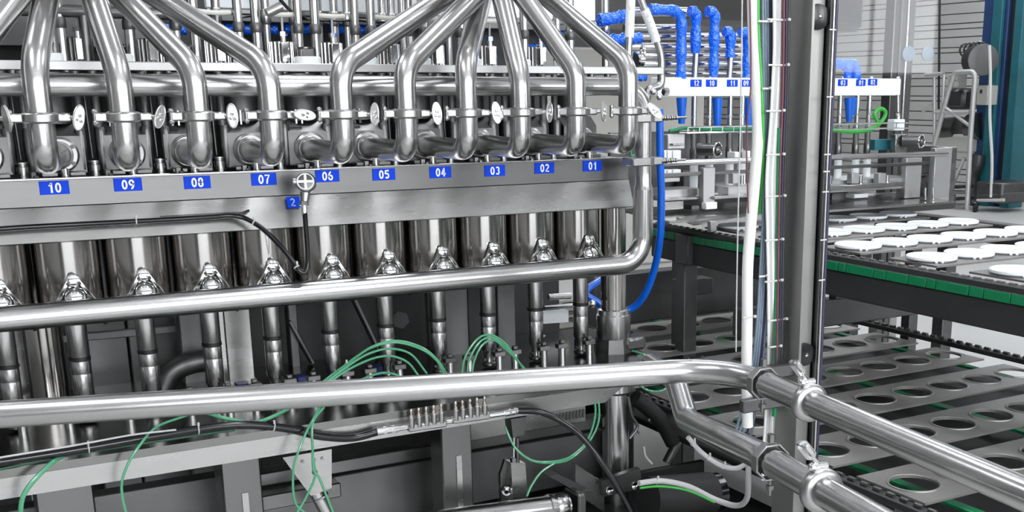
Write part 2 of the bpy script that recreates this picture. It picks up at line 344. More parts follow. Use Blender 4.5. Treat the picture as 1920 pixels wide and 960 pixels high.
# --- filling nozzles with clover brackets and clamps
def nozzle(i):
    x = XS(i); y = 2.90; t = thing('filling_nozzle', 'slim steel filling nozzle with black ring '+below(i), 'nozzle', (x, y, .80), 'row of filling nozzles')
    MB().lathe([(.021, .945), (.0225, .948), (.0225, 1.06), (.019, 1.064)], (x, y, 0)).build('upper_tube', pipe_m, t)
    MB().lathe([(.0215, .937), (.0238, .939), (.0238, .946), (.0215, .948)], (x, y, 0)).build('seal_ring', oring_m, t)
    MB().lathe([(.013, .80), (.0135, .812), (.014, .828), (.0185, .838), (.0222, .845), (.0222, .906), (.0219, .907), (.0222, .908), (.0222, .93), (.0215, .937)], (x, y, 0)).build('lower_tube', pipe_m, t)
    MB().lathe([(.018, .793), (.022, .797), (.022, .803), (.014, .806)], (x, y, 0)).box((x, y, .812), (.036, .012, .008)).build('lock_flange', satin_m, t)
    # triangular bracket standing proud of the barrel, above the front pipe
    zc = 1.080; yb = 2.845
    for s in (-1, 1):
        MB().beam((x+s*.010, yb, zc+.055), (x+s*.048, yb-.004, zc-.01), .008, .010, .001, (0, 1, 0)).build('bracket_leg', chrome_m, t)
    MB().lathe([(.013, -.004), (.015, -.002), (.015, .004), (.012, .006)], (x, yb, zc+.055), (0, -1, .25), 20).build('bracket_head', chrome_m, t)
    for s in (-1, 1): MB().ball((x+s*.012, yb-.009, zc+.047), .0035, 8).build('screw', satin_m, t)
    MB().lathe([(.026, -.01), (.026, .006), (.02, .018), (.010, .023)], (x, yb+.006, zc+.012), (0, -1, .35), 24).build('domed_cap', chrome_m, t)
    # clamp with wing nut just under the front pipe
    c = MB().lathe([(.026, 1.030), (.031, 1.033), (.031, 1.046), (.026, 1.049)], (x, y, 0)).build('clamp', satin_m, t)
    MB().cyl((x-.045, y-.012, 1.036), (x-.028, y-.012, 1.036), .005, n=10).ball((x-.045, y-.012, 1.036), .0065, 8).build('hinge_bolt', chrome_m, c)
    MB().cyl((x+.028, y-.02, 1.037), (x+.05, y-.024, 1.037), .005, n=10).hexn((x+.04, y-.022, 1.037), (x+.048, y-.023, 1.037), .009).build('clamp_bolt', chrome_m, c)
    MB().lathe([(.003, -.003), (.013, -.002), (.015, .002), (.003, .004)], (x+.056, y-.026, 1.034), (.8, -.3, .5), 16).build('wing_nut', chrome_m, c)
    return t
n0 = nozzle(-1); index_kids()
for i in range(0, 10): copy_tree(n0, (XS(i), 2.90, .80), 'slim steel filling nozzle with black ring '+below(i))
# --- valve blocks with flange, actuator and screws
def valve(i):
    x = XI(i); t = thing('valve_block', 'steel valve body with slanted top and round flange '+where(i), 'valve', (x, 2.92, 1.37), 'row of valve blocks')
    w = .052
    MB().prism([(x-w, 2.868, 1.372), (x-w, 2.868, 1.452), (x-w, 2.90, 1.478), (x-w, 2.97, 1.478), (x-w, 2.97, 1.372)], (2*w, 0, 0)).build('block', satin_m, t)
    MB().lathe([(.046, 1.478), (.046, 1.50), (.044, 1.502), (.044, 1.59)], (x, 2.93, 0), n=32).build('actuator', dark_m, t)
    MB().bx(x-.030, x-.024, 2.875, 2.882, 1.47, 1.505).bx(x-.016, x-.010, 2.875, 2.882, 1.47, 1.505).build('guide_strip', chrome_m, t)
    f = MB().lathe([(.036, 0), (.039, .002), (.039, .010), (.034, .014)], (x, 2.868, 1.412), (0, -1, 0), 32).build('flange', cast_m, t)
    for a in (.6, 2.5, 3.8, 5.6): MB().lathe([(.005, 0), (.005, .003), (.002, .003)], (x+.031*math.cos(a), 2.855, 1.412+.031*math.sin(a)), (0, -1, 0), 10).build('screw', dark_m, f)
    MB().bx(x-.045, x-.012, 2.83, 2.868, 1.3665, 1.376).build('foot', satin_m, t); MB().bx(x+.012, x+.045, 2.83, 2.868, 1.3665, 1.376).build('foot', satin_m, t)
    MB().cyl((x+.002, 2.822, 1.366), (x+.002, 2.822, 1.384), .009).build('bright_stud', chrome_m, t)
    return t
v0 = valve(-1); index_kids()
for i in range(0, 10): copy_tree(v0, (XI(i)+.004, 2.92, 1.37), 'steel valve body with slanted top and round flange '+where(i))
# --- lift rods standing between the valve blocks
def rods(i):
    x = XI(i)+.073; y = 2.885; t = thing('lift_rod_pair', 'pair of dark lift rods just right of the valve '+where(i), 'lift rods', (x, y, 1.364), 'lift rods between the valve blocks')
    for s in (-1, 1):
        r = MB().cyl((x+s*.018, y, 1.50), (x+s*.018, y, 1.592), .009, n=14).cyl((x+s*.018, y, 1.47), (x+s*.018, y, 1.50), .0105, n=14).build('rod', dark_m, t)
        MB().lathe([(.011, 1.372), (.0135, 1.378), (.0135, 1.462), (.0105, 1.47)], (x+s*.021, y-.004, 0), n=16).build('sleeve', satin_m, r)
    MB().beam((x, y+.01, 1.40), (x-.004, y+.01, 1.585), .004, .012, .001, (0, 1, 0)).build('link_bar', dark_m, t)
    MB().lathe([(.014, 1.364), (.014, 1.388), (.011, 1.389), (.011, 1.393), (.015, 1.394), (.015, 1.398)], (x, y-.02, 0), n=18).build('foot_cup', pipe_m, t)
    return t
r0 = rods(-1); index_kids()
for i in range(-2, 9):
    if i != -1: copy_tree(r0, (XI(i)+.073, 2.885, 1.364), 'pair of dark lift rods just right of the valve '+(where(i) if i > -2 else 'beyond the left frame edge'))
# --- product pipes: fan-out, bend, clamp, elbow into the flange
tops = {-1: (26, -45, 0), 0: (86, 69, 0), 1: (176, 222, 0), 2: (233, 370, 0), 3: (304, 502, 0), 4: (826, 642, 0), 5: (884, 760, 0), 6: (903, 876, 0), 7: (942, 975, 0), 8: (985, 1080, 0), 9: (1032, 1178, 0)}
bendy = {-1: 135, 0: 125, 1: 138, 2: 130, 3: 125, 4: 125, 5: 125, 6: 120, 7: 145, 8: 135, 9: 122}
topY = {-1: 2.66, 0: 2.7, 1: 2.68, 2: 2.72, 3: 2.80, 4: 2.76, 5: 2.70, 6: 2.84, 7: 2.68, 8: 2.66, 9: 2.78}
wing = {-1: (1.0, .5, 0), 0: (.35, -1, .35), 1: (.55, -1, .45), 2: (-.35, -1, .0), 3: (.15, -1, -1.2), 4: (.35, -1, .3), 5: (-.1, -1, 0), 6: (-.1, -1, .1), 7: (.45, -1, .25), 8: (.6, -1, .2), 9: (-.2, -1, -.75)}
wrot = {-1: 0, 0: -.3, 1: -.5, 2: 0.05, 3: 1.45, 4: -.2, 5: .05, 6: .1, 7: -.25, 8: -.2, 9: .75}
PR = .0252
for i in STN:
    yv = 2.56; xv = aY({-1: -66, 0: 73, 1: 229, 2: 369, 3: 507, 4: 641, 5: 761, 6: 875, 7: 976, 8: 1080, 9: 1178}[i], 205, yv).x; xi = XI(i); zi = 1.412
    lab = 'polished steel product pipe bending down to its clamp '+where(i)
    t = thing('product_pipe', lab, 'pipe', (xv, yv, zi), 'product pipes fanning down to the filling stations')
    tx, bx_, _ = tops[i]; bz = aY(bx_, bendy[i], yv).z
    B = Vector((xv, yv, bz)); P0 = aY(tx, 0, topY[i]); d = (P0-B); T_ = B+d*1.56
    up = fillet([T_, B, (xv, yv, 1.502)], .075 if abs(bx_-tx) > 80 else .12, 9)
    MB().tube(up, PR, 32).build('upper_tube', pipe_m, t)
    dn_ = fillet([(xv, yv, 1.494), (xv, yv, zi), (xi, 2.862, zi)], .062, 12)
    MB().tube(dn_, PR, 32).build('elbow', satin_m if 0 else pipe_m, t)
    MB().ring((xi, 2.852, zi), (0, 1, 0), .0265, .0035).build('weld_neck', cast_m, t)
    c = MB().lathe([(.026, -.011), (.033, -.009), (.0355, -.0065), (.0355, .0065), (.033, .009), (.026, .011)], (xv, yv, 1.498), ZV, 36)
    c.box((xv-.041, yv-.004, 1.498), (.028, .016, .018), .003).box((xv+.041, yv-.006, 1.498), (.028, .018, .016), .003)
    c = c.build('clamp', cast_m, t)
    MB().cyl((xv-.053, yv-.006, 1.484), (xv-.053, yv-.006, 1.512), .0045, n=10).ball((xv-.053, yv-.006, 1.509), .006, 8).ball((xv-.053, yv-.006, 1.487), .006, 8).build('hinge_pin', cast_m, c)
    a = Vector((xv+.05, yv-.010, 1.498)); MB().cyl(a, a+Vector((.012, -.006, 0)), .0045, n=10).cyl(a+Vector((0, .002, -.008)), a+Vector((0, .002, .008)), .004, n=8).build('clamp_bolt', cast_m, c)
    # wing nut: an oval plate with a hub and a pierced eye
    nv = Vector((wing[i][0], wing[i][1], .12)).normalized(); e2 = (ZV-nv*nv.z).normalized(); e1 = e2.cross(nv); th = wrot[i]
    u = e1*math.cos(th)+e2*math.sin(th); v = -e1*math.sin(th)+e2*math.cos(th); cc = a+Vector((.016, -.012, 0))
    ov = [cc+u*(.0105*math.cos(q*2*PI/28))+v*(.0245*math.sin(q*2*PI/28)) for q in range(28)]
    w_ = MB().prism([p-nv*.002 for p in ov], nv*.0045)
    w_.tube([p+nv*.002 for p in ov], .0016, 6, closed=True); w_.build('wing_nut', wingn_m, c)
    MB().ball(cc+v*.004+nv*.003, .0042, 8).ball(cc-v*.006+u*.004+nv*.003, .0038, 8).ball(cc-v*.005-u*.004+nv*.003, .0034, 8).build('nut_hub', chrome_m, c)
for k, (px, lab) in enumerate(((125, 'left'), (932, 'right'))):
    c = aY(px, -75, 2.74); t = thing('feed_tank', 'small round steel feed tank gathering the %s fan of product pipes' % lab, 'tank', c)
    MB().lathe([(.05, -.05), (.11, -.03), (.115, .02), (.115, .28), (.09, .32), (.03, .34)], c, ZV, 36).build('vessel', pipe_m, t)
    MB().cyl(c+Vector((0, 0, .33)), c+Vector((0, 0, 2.2)), .03, n=24).build('riser', pipe_m, t)
# --- looped pipe: upper run, riser, front run
t = thing('looped_pipe', 'long steel pipe looping down the right side and back across the barrels', 'pipe', (1.728, 2.7, 1.08))
XR = 1.728
up = fillet([(-.5, 2.7, 1.5625), (XR, 2.7, 1.558), (XR, 2.7, 1.33)], .07, 12)
MB().tube(up, .0232, 32).build('upper_run', pipe_m, t)
MB().tube([(XR, 2.7, 1.335), (XR, 2.7, 1.300), (XR, 2.7, 1.285)], [.0232, .0232, .0285], 32).build('reducer', pipe_m, t)
fr_ = fillet([(XR, 2.7, 1.285), (XR, 2.7, 1.081), (-.5, 2.7, 1.087)], .078, 14)
MB().tube(fr_, [.0285]*2+[.0275]*(len(fr_)-2), 36).build('front_run', pipe_m, t)
MB().ring((XR, 2.7, 1.205), ZV, .0277, .0008, 32, 6).build('weld_seam', satin_m, t)
for z, nm in ((1.476, 1), (1.361, 2)):
    c = MB().box((XR-.028, 2.69, z), (.058, .06, .022), .003).lathe([(.025, -.011), (.031, -.010), (.031, .010), (.025, .011)], (XR, 2.7, z), ZV, 32).box((XR+.035, 2.694, z), (.03, .03, .022), .003).build('pipe_bracket', cast_m, t)
    m = MB()
    for k in range(7): m.cyl((XR+.05+k*.008, 2.69, z), (XR+.0555+k*.008, 2.69, z), .0085-.0009*(k % 2)-.0004*k, n=10)
    m.cyl((XR+.05, 2.69, z), (XR+.135, 2.69, z), .003, n=8); m.build('threaded_rod', cast_m, c)
# --- base plate with beam and legs
t = thing('machine_table', 'long steel table plate with front beam carrying the nozzles', 'machine frame', (.9, 2.9, 0))
xe = 1.70
MB().prism([(-.5, 2.60, .788), (xe-.03, 2.60, .788), (xe, 2.64, .788), (1.86, 2.98, .788), (1.86, 3.25, .788), (-.5, 3.25, .788)], (0, 0, -.018)).build('table_plate', table_m, t)
MB().prism([(-.5, 2.602, .769), (-.5, 2.602, .724), (1.545, 2.602, .724), (1.615, 2.602, .769)], (0, .02, 0)).build('front_beam', plate_m, t)
for px0, px1 in ((60, 172), (415, 490), (830, 887)):
    a = aY(px0, 890, 2.68).x; b = aY(px1, 890, 2.68).x
    MB().bx(a, b, 2.68, 2.76, 0, .77, .004).build('leg', leg_m, t)
    MB().bx((a+b)/2-.004, (a+b)/2+.012, 2.6775, 2.68, 0, .62, .001).build('edge_strip', plate_m, t)
# guide column at the right end
t = thing('guide_column', 'round polished guide column with thick collar at the right end of the table', 'column', (1.75, 2.9, 0))
MB().cyl((1.752, 2.9, .788), (1.752, 2.9, 1.36), .0375, n=36).build('shaft', barrel_m, t)
MB().lathe([(.050, .82), (.052, .825), (.052, .90), (.047, .902), (.047, .915), (.040, .918)], (1.752, 2.9, 0), n=36).build('collar', pipe_m, t)
MB().cyl((1.752, 2.9, .788), (1.752, 2.9, .83), .062, .056, n=8).box((1.80, 2.87, .812), (.075, .05, .04), .012).build('foot_block', satin_m, t)
MB().lathe([(.04, 0), (.04, .68), (.056, .69), (.056, .77)], (1.71, 2.82, 0), n=32).build('lower_shaft', pipe_m, t)
# T-headed locking bolts on the table
tb = None; n = 0
for (px, py, hi) in [(425, 700, 0), (475, 698, 0), (541, 692, 0), (586, 690, 0), (650, 690, 0), (692, 678, 0), (748, 680, 0), (843, 670, 1), (880, 680, 1), (935, 655, 1), (965, 650, 1), (1019, 640, 1), (1053, 637, 1), (1104, 632, 1), (30, 715, 0), (120, 712, 0), (235, 708, 0), (352, 703, 0)]:
    p = aY(px, py, 2.86); z = .788
    lab = ['steel T-headed locking bolt on the table, %s from the right of the row' % s for s in ORD+['thirteenth', 'fourteenth', 'fifteenth', 'sixteenth', 'seventeenth', 'eighteenth']]
    rank = sorted([q[0] for q in [(425,), (475,), (541,), (586,), (650,), (692,), (748,), (843,), (880,), (935,), (965,), (1019,), (1053,), (1104,), (30,), (120,), (235,), (352,)]], reverse=True).index(px)
    if tb is None:
        tb = thing('locking_bolt', lab[rank], 'bolt', (p.x, 2.86, z), 'locking bolts along the table')
        MB().cyl((p.x, 2.86, z), (p.x, 2.86, z+.04), .0105, n=16).build('stem', pipe_m, tb)
        MB().box((p.x, 2.86, z+.046), (.034, .022, .014), .002).build('head', satin_m, tb)
        MB().box((p.x, 2.86, z+.058), (.014, .014, .010), .002).build('cap', satin_m, tb)
        index_kids()
    else: copy_tree(tb, (p.x, 2.86, z), lab[rank])
for px, py in ((452, 690), (565, 700), (710, 688), (1090, 540)):
    p = aY(px, py, 2.98); tag(MB().bx(p.x-.017, p.x+.017, 2.96, 3.0, .788, .815, .002).build('blue_plug', navyp_m), 'small dark blue plug standing on the table behind the bolts near x-position %s' % {452: 'of number eight', 565: 'of number seven', 710: 'of number five', 1090: 'of number one'}[px], 'plug', 'blue plugs on the table')
# --- upper deck of the machine
t = thing('upper_shelf', 'long grey steel shelf bar above the horizontal pipe', 'machine frame', (.9, 3.0, 1.594))
MB().bx(-.4, 1.96, 2.95, 3.06, 1.594, 1.615, .002).build('shelf_bar', filler_m, t)
MB().bx(-.4, 1.9, 3.12, 3.3, 1.594, 1.615, .002).build('rear_bar', dark_m, t)
for i in range(36): MB().cyl((-.1+i*.055, 2.96, 1.587), (-.1+i*.055, 2.96, 1.594), .010, n=10).build('bolt_head', satin_m, t)
def act(x, lab):
    y = 3.01; t = thing('lift_actuator', lab, 'actuator', (x, y, 1.615), 'actuators standing on the upper shelf')
    MB().lathe([(.034, 1.615), (.034, 1.630), (.030, 1.633)], (x, y, 0), n=28).build('base_disc', whitecov_m, t)
    MB().bx(x-.018, x+.012, y-.02, y+.02, 1.633, 1.652).lathe([(.022, 1.652), (.022, 1.656)], (x-.004, y, 0)).build('body', satin_m, t)
    for s, r in ((-.006, .011), (.038, .012)):
        q = MB().cyl((x+s, y+.04, 1.615), (x+s, y+.04, 2.02), r, n=20).build('rod', pipe_m, t)
        MB().lathe([(r+.001, 1.69), (r+.003, 1.693), (r+.003, 1.71), (r, 1.715)], (x+s, y+.04, 0), n=18).build('collar', dark_m, q)
    return t
a0 = act(XS(0)+.02, 'white based lift actuator with two rods on the upper shelf '+where(0)); index_kids()
for i in list(range(-1, 0))+list(range(1, 10)): copy_tree(a0, (XS(i)+.02, 3.01, 1.615), 'white based lift actuator with two rods on the upper shelf '+where(i))
def fit(x, lab):
    y = 3.1; t = thing('air_fitting', lab, 'air valve', (x, y, 1.615), 'small air valves behind the shelf')
    MB().cyl((x, y, 1.615), (x, y, 1.672), .028, n=24).build('body', satin_m, t)
    for a in range(9): q = PI+a*PI/8; MB().cyl((x+.029*math.cos(q), y+.029*math.sin(q), 1.618), (x+.029*math.cos(q), y+.029*math.sin(q), 1.67), .0035, n=6).build('rib', pipe_m, t)
    MB().bx(x-.013, x+.007, y-.055, y-.03, 1.62, 1.668).cyl((x-.004, y-.04, 1.66), (x-.004, y-.04, 1.69), .007).hexn((x-.004, y-.04, 1.684), (x-.004, y-.04, 1.694), .011).build('elbow_fitting', chrome_m, t)
    MB().cyl((x-.004, y-.04, 1.694), (x-.004, y-.04, 1.73), .003, n=8).build('tube', cgrey_m, t)
    MB().tube(spline([(x-.05, y-.04, 1.738), (x-.01, y-.045, 1.735), (x+.03, y-.04, 1.737)]), .006, 8).build('push_fitting', box_m, t)
    return t
f0 = fit(XS(3)+.13, 'small ribbed air valve with thin tube behind the shelf '+where(3)); index_kids()
for i in (0, 1, 2, 4, 5, 6, 7, 8): copy_tree(f0, (XS(i)+.10+.01*(i % 3), 3.1, 1.615), 'small ribbed air valve with thin tube behind the shelf '+where(i))
# triplets of thin tall rods rising behind, dark service tubes and small hoses
k = 0
for px in (408, 500, 552, 598, 628, 652, 718, 735, 755, 840, 1185/1.0-50):
    p = aY(px, 60, 3.25); k += 1
    tag(MB().cyl((p.x, 3.25, 1.60), (p.x, 3.25, 2.1), .0115, n=16).lathe([(.0115, 1.72), (.014, 1.725), (.014, 1.755), (.0115, 1.76)], (p.x, 3.25, 0), n=16).build('tall_rod', pipe_m), 'tall thin steel rod in front of the white panels, %s from the left' % ORD[k-1], 'rod', 'tall rods before the white panels')
for k, (a, b) in enumerate([((440, 30), (480, 28)), ((560, 35), (660, 38)), ((655, 36), (740, 42)), ((340, 25), (420, 26))]):
    p, q = aY(*a, 3.2), aY(*b, 3.2); tag(MB().tube(spline([p, (p+q)/2+Vector((0, 0, -.003)), q]), .003, 8).build('thin_hose', black_m), 'thin dark air line running level before the white panels, %s of four' % ORD[k], 'hose', 'level air lines')
tag(MB().tube(spline([aY(510, -40, 3.1), aY(520, -10, 3.1), aY(545, 20, 3.1), aY(575, 36, 3.1)]), .0045, 10).build('curved_hose', black_m), 'thin dark hose curving down before the white panel above number six', 'hose')
tag(MB().tube([aY(500, 25, 3.0), aY(527, 12, 3.0)], .012, 12).build('hose_coupling', cast_m), 'small pale slanted coupling on a rod above number seven', 'coupling')
t = thing('panel_row', 'row of bright white enamel panels behind the upper rods', 'panels', (1.2, 3.5, 1.70))
xa = aY(385, 20, 3.45).x; xb = aY(1118, 20, 3.45).x
nP = 6
for k in range(nP): MB().bx(xa+(xb-xa)*k/nP+.003, xa+(xb-xa)*(k+1)/nP-.003, 3.45, 3.47, 1.772, 2.3, .002).build('panel', whitecov_m, t)
MB().bx(xa, xb, 3.43, 3.47, 1.757, 1.770).build('ledge', satin_m, t); MB().bx(xa, xb+.02, 3.40, 3.47, 1.735, 1.752).build('dark_ledge', dark_m, t)
for k, px in enumerate([320, 445, 492, 555, 640, 690, 1000, 1040]):
    p = aY(px, 55 if px != 1000 else 92, 3.43); tag(MB().cyl((p.x-.035, 3.43, p.z), (p.x+.04, 3.43, p.z), .014, n=14).build('blue_sleeve', wrap_m), 'blue film sleeve in the dark gap under the white panels, %s from the left' % ORD[k], 'sleeve', 'blue sleeves in the dark gap')
tag(MB().bx(-.6, 1.86, 3.52, 3.56, 1.30, 1.76).build('back_panel', deep_m), 'dark back panel behind the shelf and actuators', 'panel')
tag(MB().bx(-.6, .62, 3.40, 3.44, 1.66, 2.4).build('side_panel', dark_m), 'dull grey panel behind the pipes at the upper left', 'panel')
t = thing('service_rail', 'dull horizontal service tube at the top left behind the pipes', 'rail', (.3, 3.1, 1.75))
MB().cyl((-.3, 3.05, 1.728), (.62, 3.05, 1.728), .014).build('tube', satin_m, t)
for x in (.12, .2, .33, .4, .5): MB().cyl((x, 3.05, 1.615), (x, 3.05, 1.72), .011, n=16).build('drop_rod', satin_m, t)
# ================================================================== FRONT TUBES, HANGERS, BLACK HOSE, MANIFOLD
def hanger(parent, p, d, r):                       # bent flat strap with bolt tail around a tube
    x = Vector(d).normalized(); y = ZV.cross(x).normalized(); z = x.cross(y)
    m = MB(); R_ = r+.006; pts = [(math.cos(a)*R_*1.05, math.sin(a)*R_*1.05) for a in [PI/8+PI/4*k for k in range(8)]]
    for k in range(8):
        a, b = pts[k], pts[(k+1) % 8]; pa = Vector(p)+y*a[0]+z*a[1]; pb = Vector(p)+y*b[0]+z*b[1]
        n = (pa+pb)/2-Vector(p); m.box((pa+pb)/2, ((pb-pa).length+.002, .02, .003), .0008, Matrix(((pb-pa).normalized(), x, n.normalized())).transposed())
    c = m.build('strap', cast_m, parent)
    MB().hexn(Vector(p)+z*(R_+.004), Vector(p)+z*(R_+.018), .007).cyl(Vector(p)-z*(R_+.002), Vector(p)-z*(R_+.03), .004, n=8).hexn(Vector(p)-z*(R_+.012), Vector(p)-z*(R_+.02), .008).build('strap_bolt', satin_m, c)
def triclamp(parent, p, d, r):
    x = Vector(d).normalized(); y = ZV.cross(x).normalized(); z = x.cross(y); p = Vector(p)
    c = MB().lathe([(r+.001, -.012), (r+.008, -.010), (r+.011, -.006), (r+.011, .006), (r+.008, .010), (r+.001, .012)], p, x, 36).build('clamp', cast_m, parent)
    h = p+z*(r+.014)+y*(-.004)
    MB().cyl(h-y*.012-x*.0, h+y*.012, .007, n=12).ball(h-y*.013, .008, 8).build('clamp_lug', chrome_m, c)
    e = h+(z*.9-y*.75).normalized()*.055
    MB().cyl(h, e, .004, n=10).hexn(h+(e-h)*.45, h+(e-h)*.95, .0095).build('clamp_bolt', chrome_m, c)
    w = (e-h).normalized()
    MB().box(e-w*.012, (.030, .010, .022), .004, Matrix((x, w.cross(x).normalized(), w)).transposed()).build('wing_nut', wingn_m, c)
ZT = .978
run = [(.088-.35, 2.31+.105, ZT), (1.425, 1.915, ZT), (1.450, 1.79, ZT), (1.408, 1.592, ZT), (1.374, 1.453, ZT), (1.28, .86, ZT)]
run = [(-.26, 2.415, ZT), (1.435, 1.905, ZT), (1.33, 1.02, ZT), (1.27, .55, ZT)]
t = thing('front_tube', 'long polished steel tube crossing low in front and turning toward the viewer', 'pipe', (1.35, 1.93, ZT))
pts = fillet(run, .16, 16); MB().tube(pts, .0255, 40).build('tube', pipe_m, t)
d0 = (Vector(run[1])-Vector(run[0])).normalized(); dR = (Vector(run[2])-Vector(run[1])).normalized()
MB().ring(aZ(1318, 690, ZT), d0, .0257, .0008, 36, 6).ring(aZ(1290, 692, ZT), d0, .0257, .0008, 36, 6).build('weld_seam', satin_m, t)
def onrun(y): f = (y-1.905)/(1.02-1.905); return Vector((1.435+f*(1.33-1.435), y, ZT))
hanger(t, onrun(1.765), dR, .0255); triclamp(t, onrun(1.60), dR, .0265)
Z2 = .93
t = thing('second_tube', 'lower polished steel tube dropping behind the front tube then running toward the viewer', 'pipe', (1.3, 1.8, Z2))
lo = fillet([aY(1220, 682, 2.34), aY(1266, 712, 2.08), aY(1288, 788, 1.93), (1.225, 1.52, .922), (1.15, 1.10, .93), (1.08, .62, .94)], .085, 9)
MB().tube(lo, .0255, 40).build('tube', pipe_m, t)
dL = (Vector((1.15, 1.10, .93))-Vector((1.225, 1.52, .922))).normalized()
q = Vector((1.225, 1.52, .922)); hanger(t, q+dL*.03, dL, .0255); triclamp(t, q+dL*.20, dL, .0265)
# black hose, silver air manifold
t = thing('distribution_manifold', 'silver bar manifold with two groups of five upright hose fittings on the front beam', 'manifold', aY(850, 780, 2.575))
a, b = aY(745, 803, 2.575), aY(945, 775, 2.575); MB().cyl(a, b, .0075, n=16).build('bar', chrome_m, t)
for s, e in (((706, 809), (745, 803)), ((945, 775), (971, 770))):
    a, b = aY(*s, 2.575), aY(*e, 2.575); MB().cyl(a, b, .0095, n=14).hexn(a+(b-a)*.3, a+(b-a)*.45, .0105).hexn(a+(b-a)*.7, a+(b-a)*.85, .0105).build('end_ferrule', chrome_m, t)
for g in ((772, 786, 800, 814, 828), (855, 868, 882, 895, 909)):
    p, q = aY(g[0]-8, 800-(g[0]-772)*.18, 2.57), aY(g[-1]+8, 800-(g[-1]-772)*.18, 2.57)
    MB().beam(p+Vector((0, 0, -.004)), q+Vector((0, 0, -.004)), .016, .018, .003).build('fitting_block', cast_m, t)
    for px in g:
        p = aY(px, 800-(px-772)*.18, 2.565)
        f = MB().lathe([(.006, -.004), (.007, 0), (.007, .022), (.005, .024)], p, ZV, 12).build('fitting', cast_m, t)
        MB().lathe([(.004, .022), (.0055, .026), (.0055, .030), (.003, .031), (.003, .036), (.0042, .038), (.0042, .042), (.002, .045)], p, ZV, 10).build('nipple', brass_m, f)
def hose(name, m, r, pts, label, cat, group=None, n=10, ties=None, seg=10):
    pts = [aY(*q) if not isinstance(q, Vector) else q for q in pts]; s = spline(pts, seg)
    o = tag(MB().tube(s, r, n).build(name, m, loc=tuple(pts[0])), label, cat, group)
    for f in (ties or []):
        i = int(f*(len(s)-1)); d = s[min(i+1, len(s)-1)]-s[max(i-1, 0)]
        MB().ring(s[i], d, r*1.05, .0016, 14, 5).box(s[i]-YV*r+ZV*(r+.004), (.004, .005, .009), .001).build('cable_tie', tie_m, o)
    return o
yb = 2.585
hose('black_hose', black_m, .0095, [(-40, 872, yb), (0, 866, yb), (135, 845, yb), (290, 818, yb), (400, 801, yb), (470, 797, yb), (540, 804, yb), (600, 818, yb), (660, 821, yb), (706, 810, yb)], 'thick glossy black hose lying along the front beam at lower left', 'hose', ties=(.255, .42, .63), n=14)
hose('black_hose', black_m, .0085, [(971, 770, 2.572), (1010, 772, 2.56), (1050, 788, 2.53), (1090, 818, 2.5), (1130, 870, 2.47), (1180, 952, 2.44), (1200, 1010, 2.42)], 'thick black hose leaving the right end of the manifold and falling to the floor', 'hose', n=14)
hose('pale_line', cgrey_m, .0022, [(-40, 866, 2.58), (0, 858, 2.57), (135, 836, 2.57), (245, 816, 2.57), (330, 806, 2.575)], 'thin pale line running on top of the black hose', 'hose')
# black sensor cable on the cover beam and the sensor
hose('sensor_cable', black_m, .0058, [(-40, 433, 2.765), (48, 426, 2.765), (255, 415, 2.765), (380, 408, 2.765), (440, 405, 2.76), (480, 420, 2.74), (520, 455, 2.70), (550, 492, 2.67), (562, 508, 2.66), (573, 510, 2.66), (577, 480, 2.67), (573, 420, 2.70), (571, 395, 2.715)], 'black sensor cable tied along the cover beam and looping up to the round sensor', 'cable', ties=(.17, .41, .62), n=12)
p = aY(571, 378, 2.715); hd = aY(573, 343, 2.72)
t = thing('sensor', 'round steel sensor head with cross-marked cap on a slim stem', 'sensor', p)
MB().cyl(aY(570, 385, 2.715), aY(571, 404, 2.712), .0065, n=14).hexn(aY(570, 378, 2.717), aY(570, 386, 2.715), .011).build('stem', chrome_m, t)
MB().lathe([(.012, -.026), (.020, -.020), (.024, -.008), (.024, .006), (.021, .010)], hd, (-.28, -.9, .32), 32).cyl(hd+Vector((0, .004, -.012)), p, .014, .009).cyl(hd, hd+Vector((-.028, .006, .004)), .008, n=12).build('head', cast_m, t)
ax = Vector((-.28, -.9, .32)).normalized(); ex = Vector((1, -.3, 0)); ex = (ex-ax*ex.dot(ax)).normalized(); ey = ax.cross(ex); cf = hd+ax*.0105
cp = MB().lathe([(.0205, 0), (.0205, .002), (.018, .0035)], cf, ax, 32).build('cap', dark_m, t)
MB().ring(cf+ax*.003, ax, .0185, .0016, 32, 6).build('cap_rim', whitecov_m, cp)
MB().box(cf+ax*.0036, (.034, .006, .002), .0005, Matrix((ex, ey, ax)).transposed()).box(cf+ax*.0038, (.006, .034, .002), .0005, Matrix((ex, ey, ax)).transposed()).build('cross_mark', whitecov_m, cp)
# ================================================================== GREEN AIR HOSES
G = lambda pts, lab, r=.0030, ties=None: hose('air_hose', green_m, r, pts, lab, 'hose', 'green air hoses', 8, ties)
yt = 2.70
for k in range(2): G([(603+k*5, 718, 2.62), (640+k*4, 690, 2.64), (690+k*4, 655-k*3, yt), (740+k*2, 642-k*3, yt), (790, 655-k*4, yt), (820, 678-k*3, yt), (834+k*6, 705, yt)], 'green air hose in the highest arch left of centre, %s strand' % ('lower' if k == 0 else 'upper'), ties=(.2,) if k == 0 else None)
G([(608, 720, 2.61), (650, 688, 2.63), (690, 664, 2.68), (730, 654, yt), (770, 664, yt), (800, 700, yt)], 'green air hose in the second arch below the highest one')
G([(612, 720, 2.61), (655, 692, 2.63), (700, 672, 2.68), (735, 668, yt), (765, 680, yt), (785, 705, yt)], 'green air hose in the third arch, under the second')
G([(670, 715, 2.66), (700, 703, 2.68), (725, 699, yt), (748, 705, yt), (755, 712, yt)], 'short low green air hose arch below the nested arches')
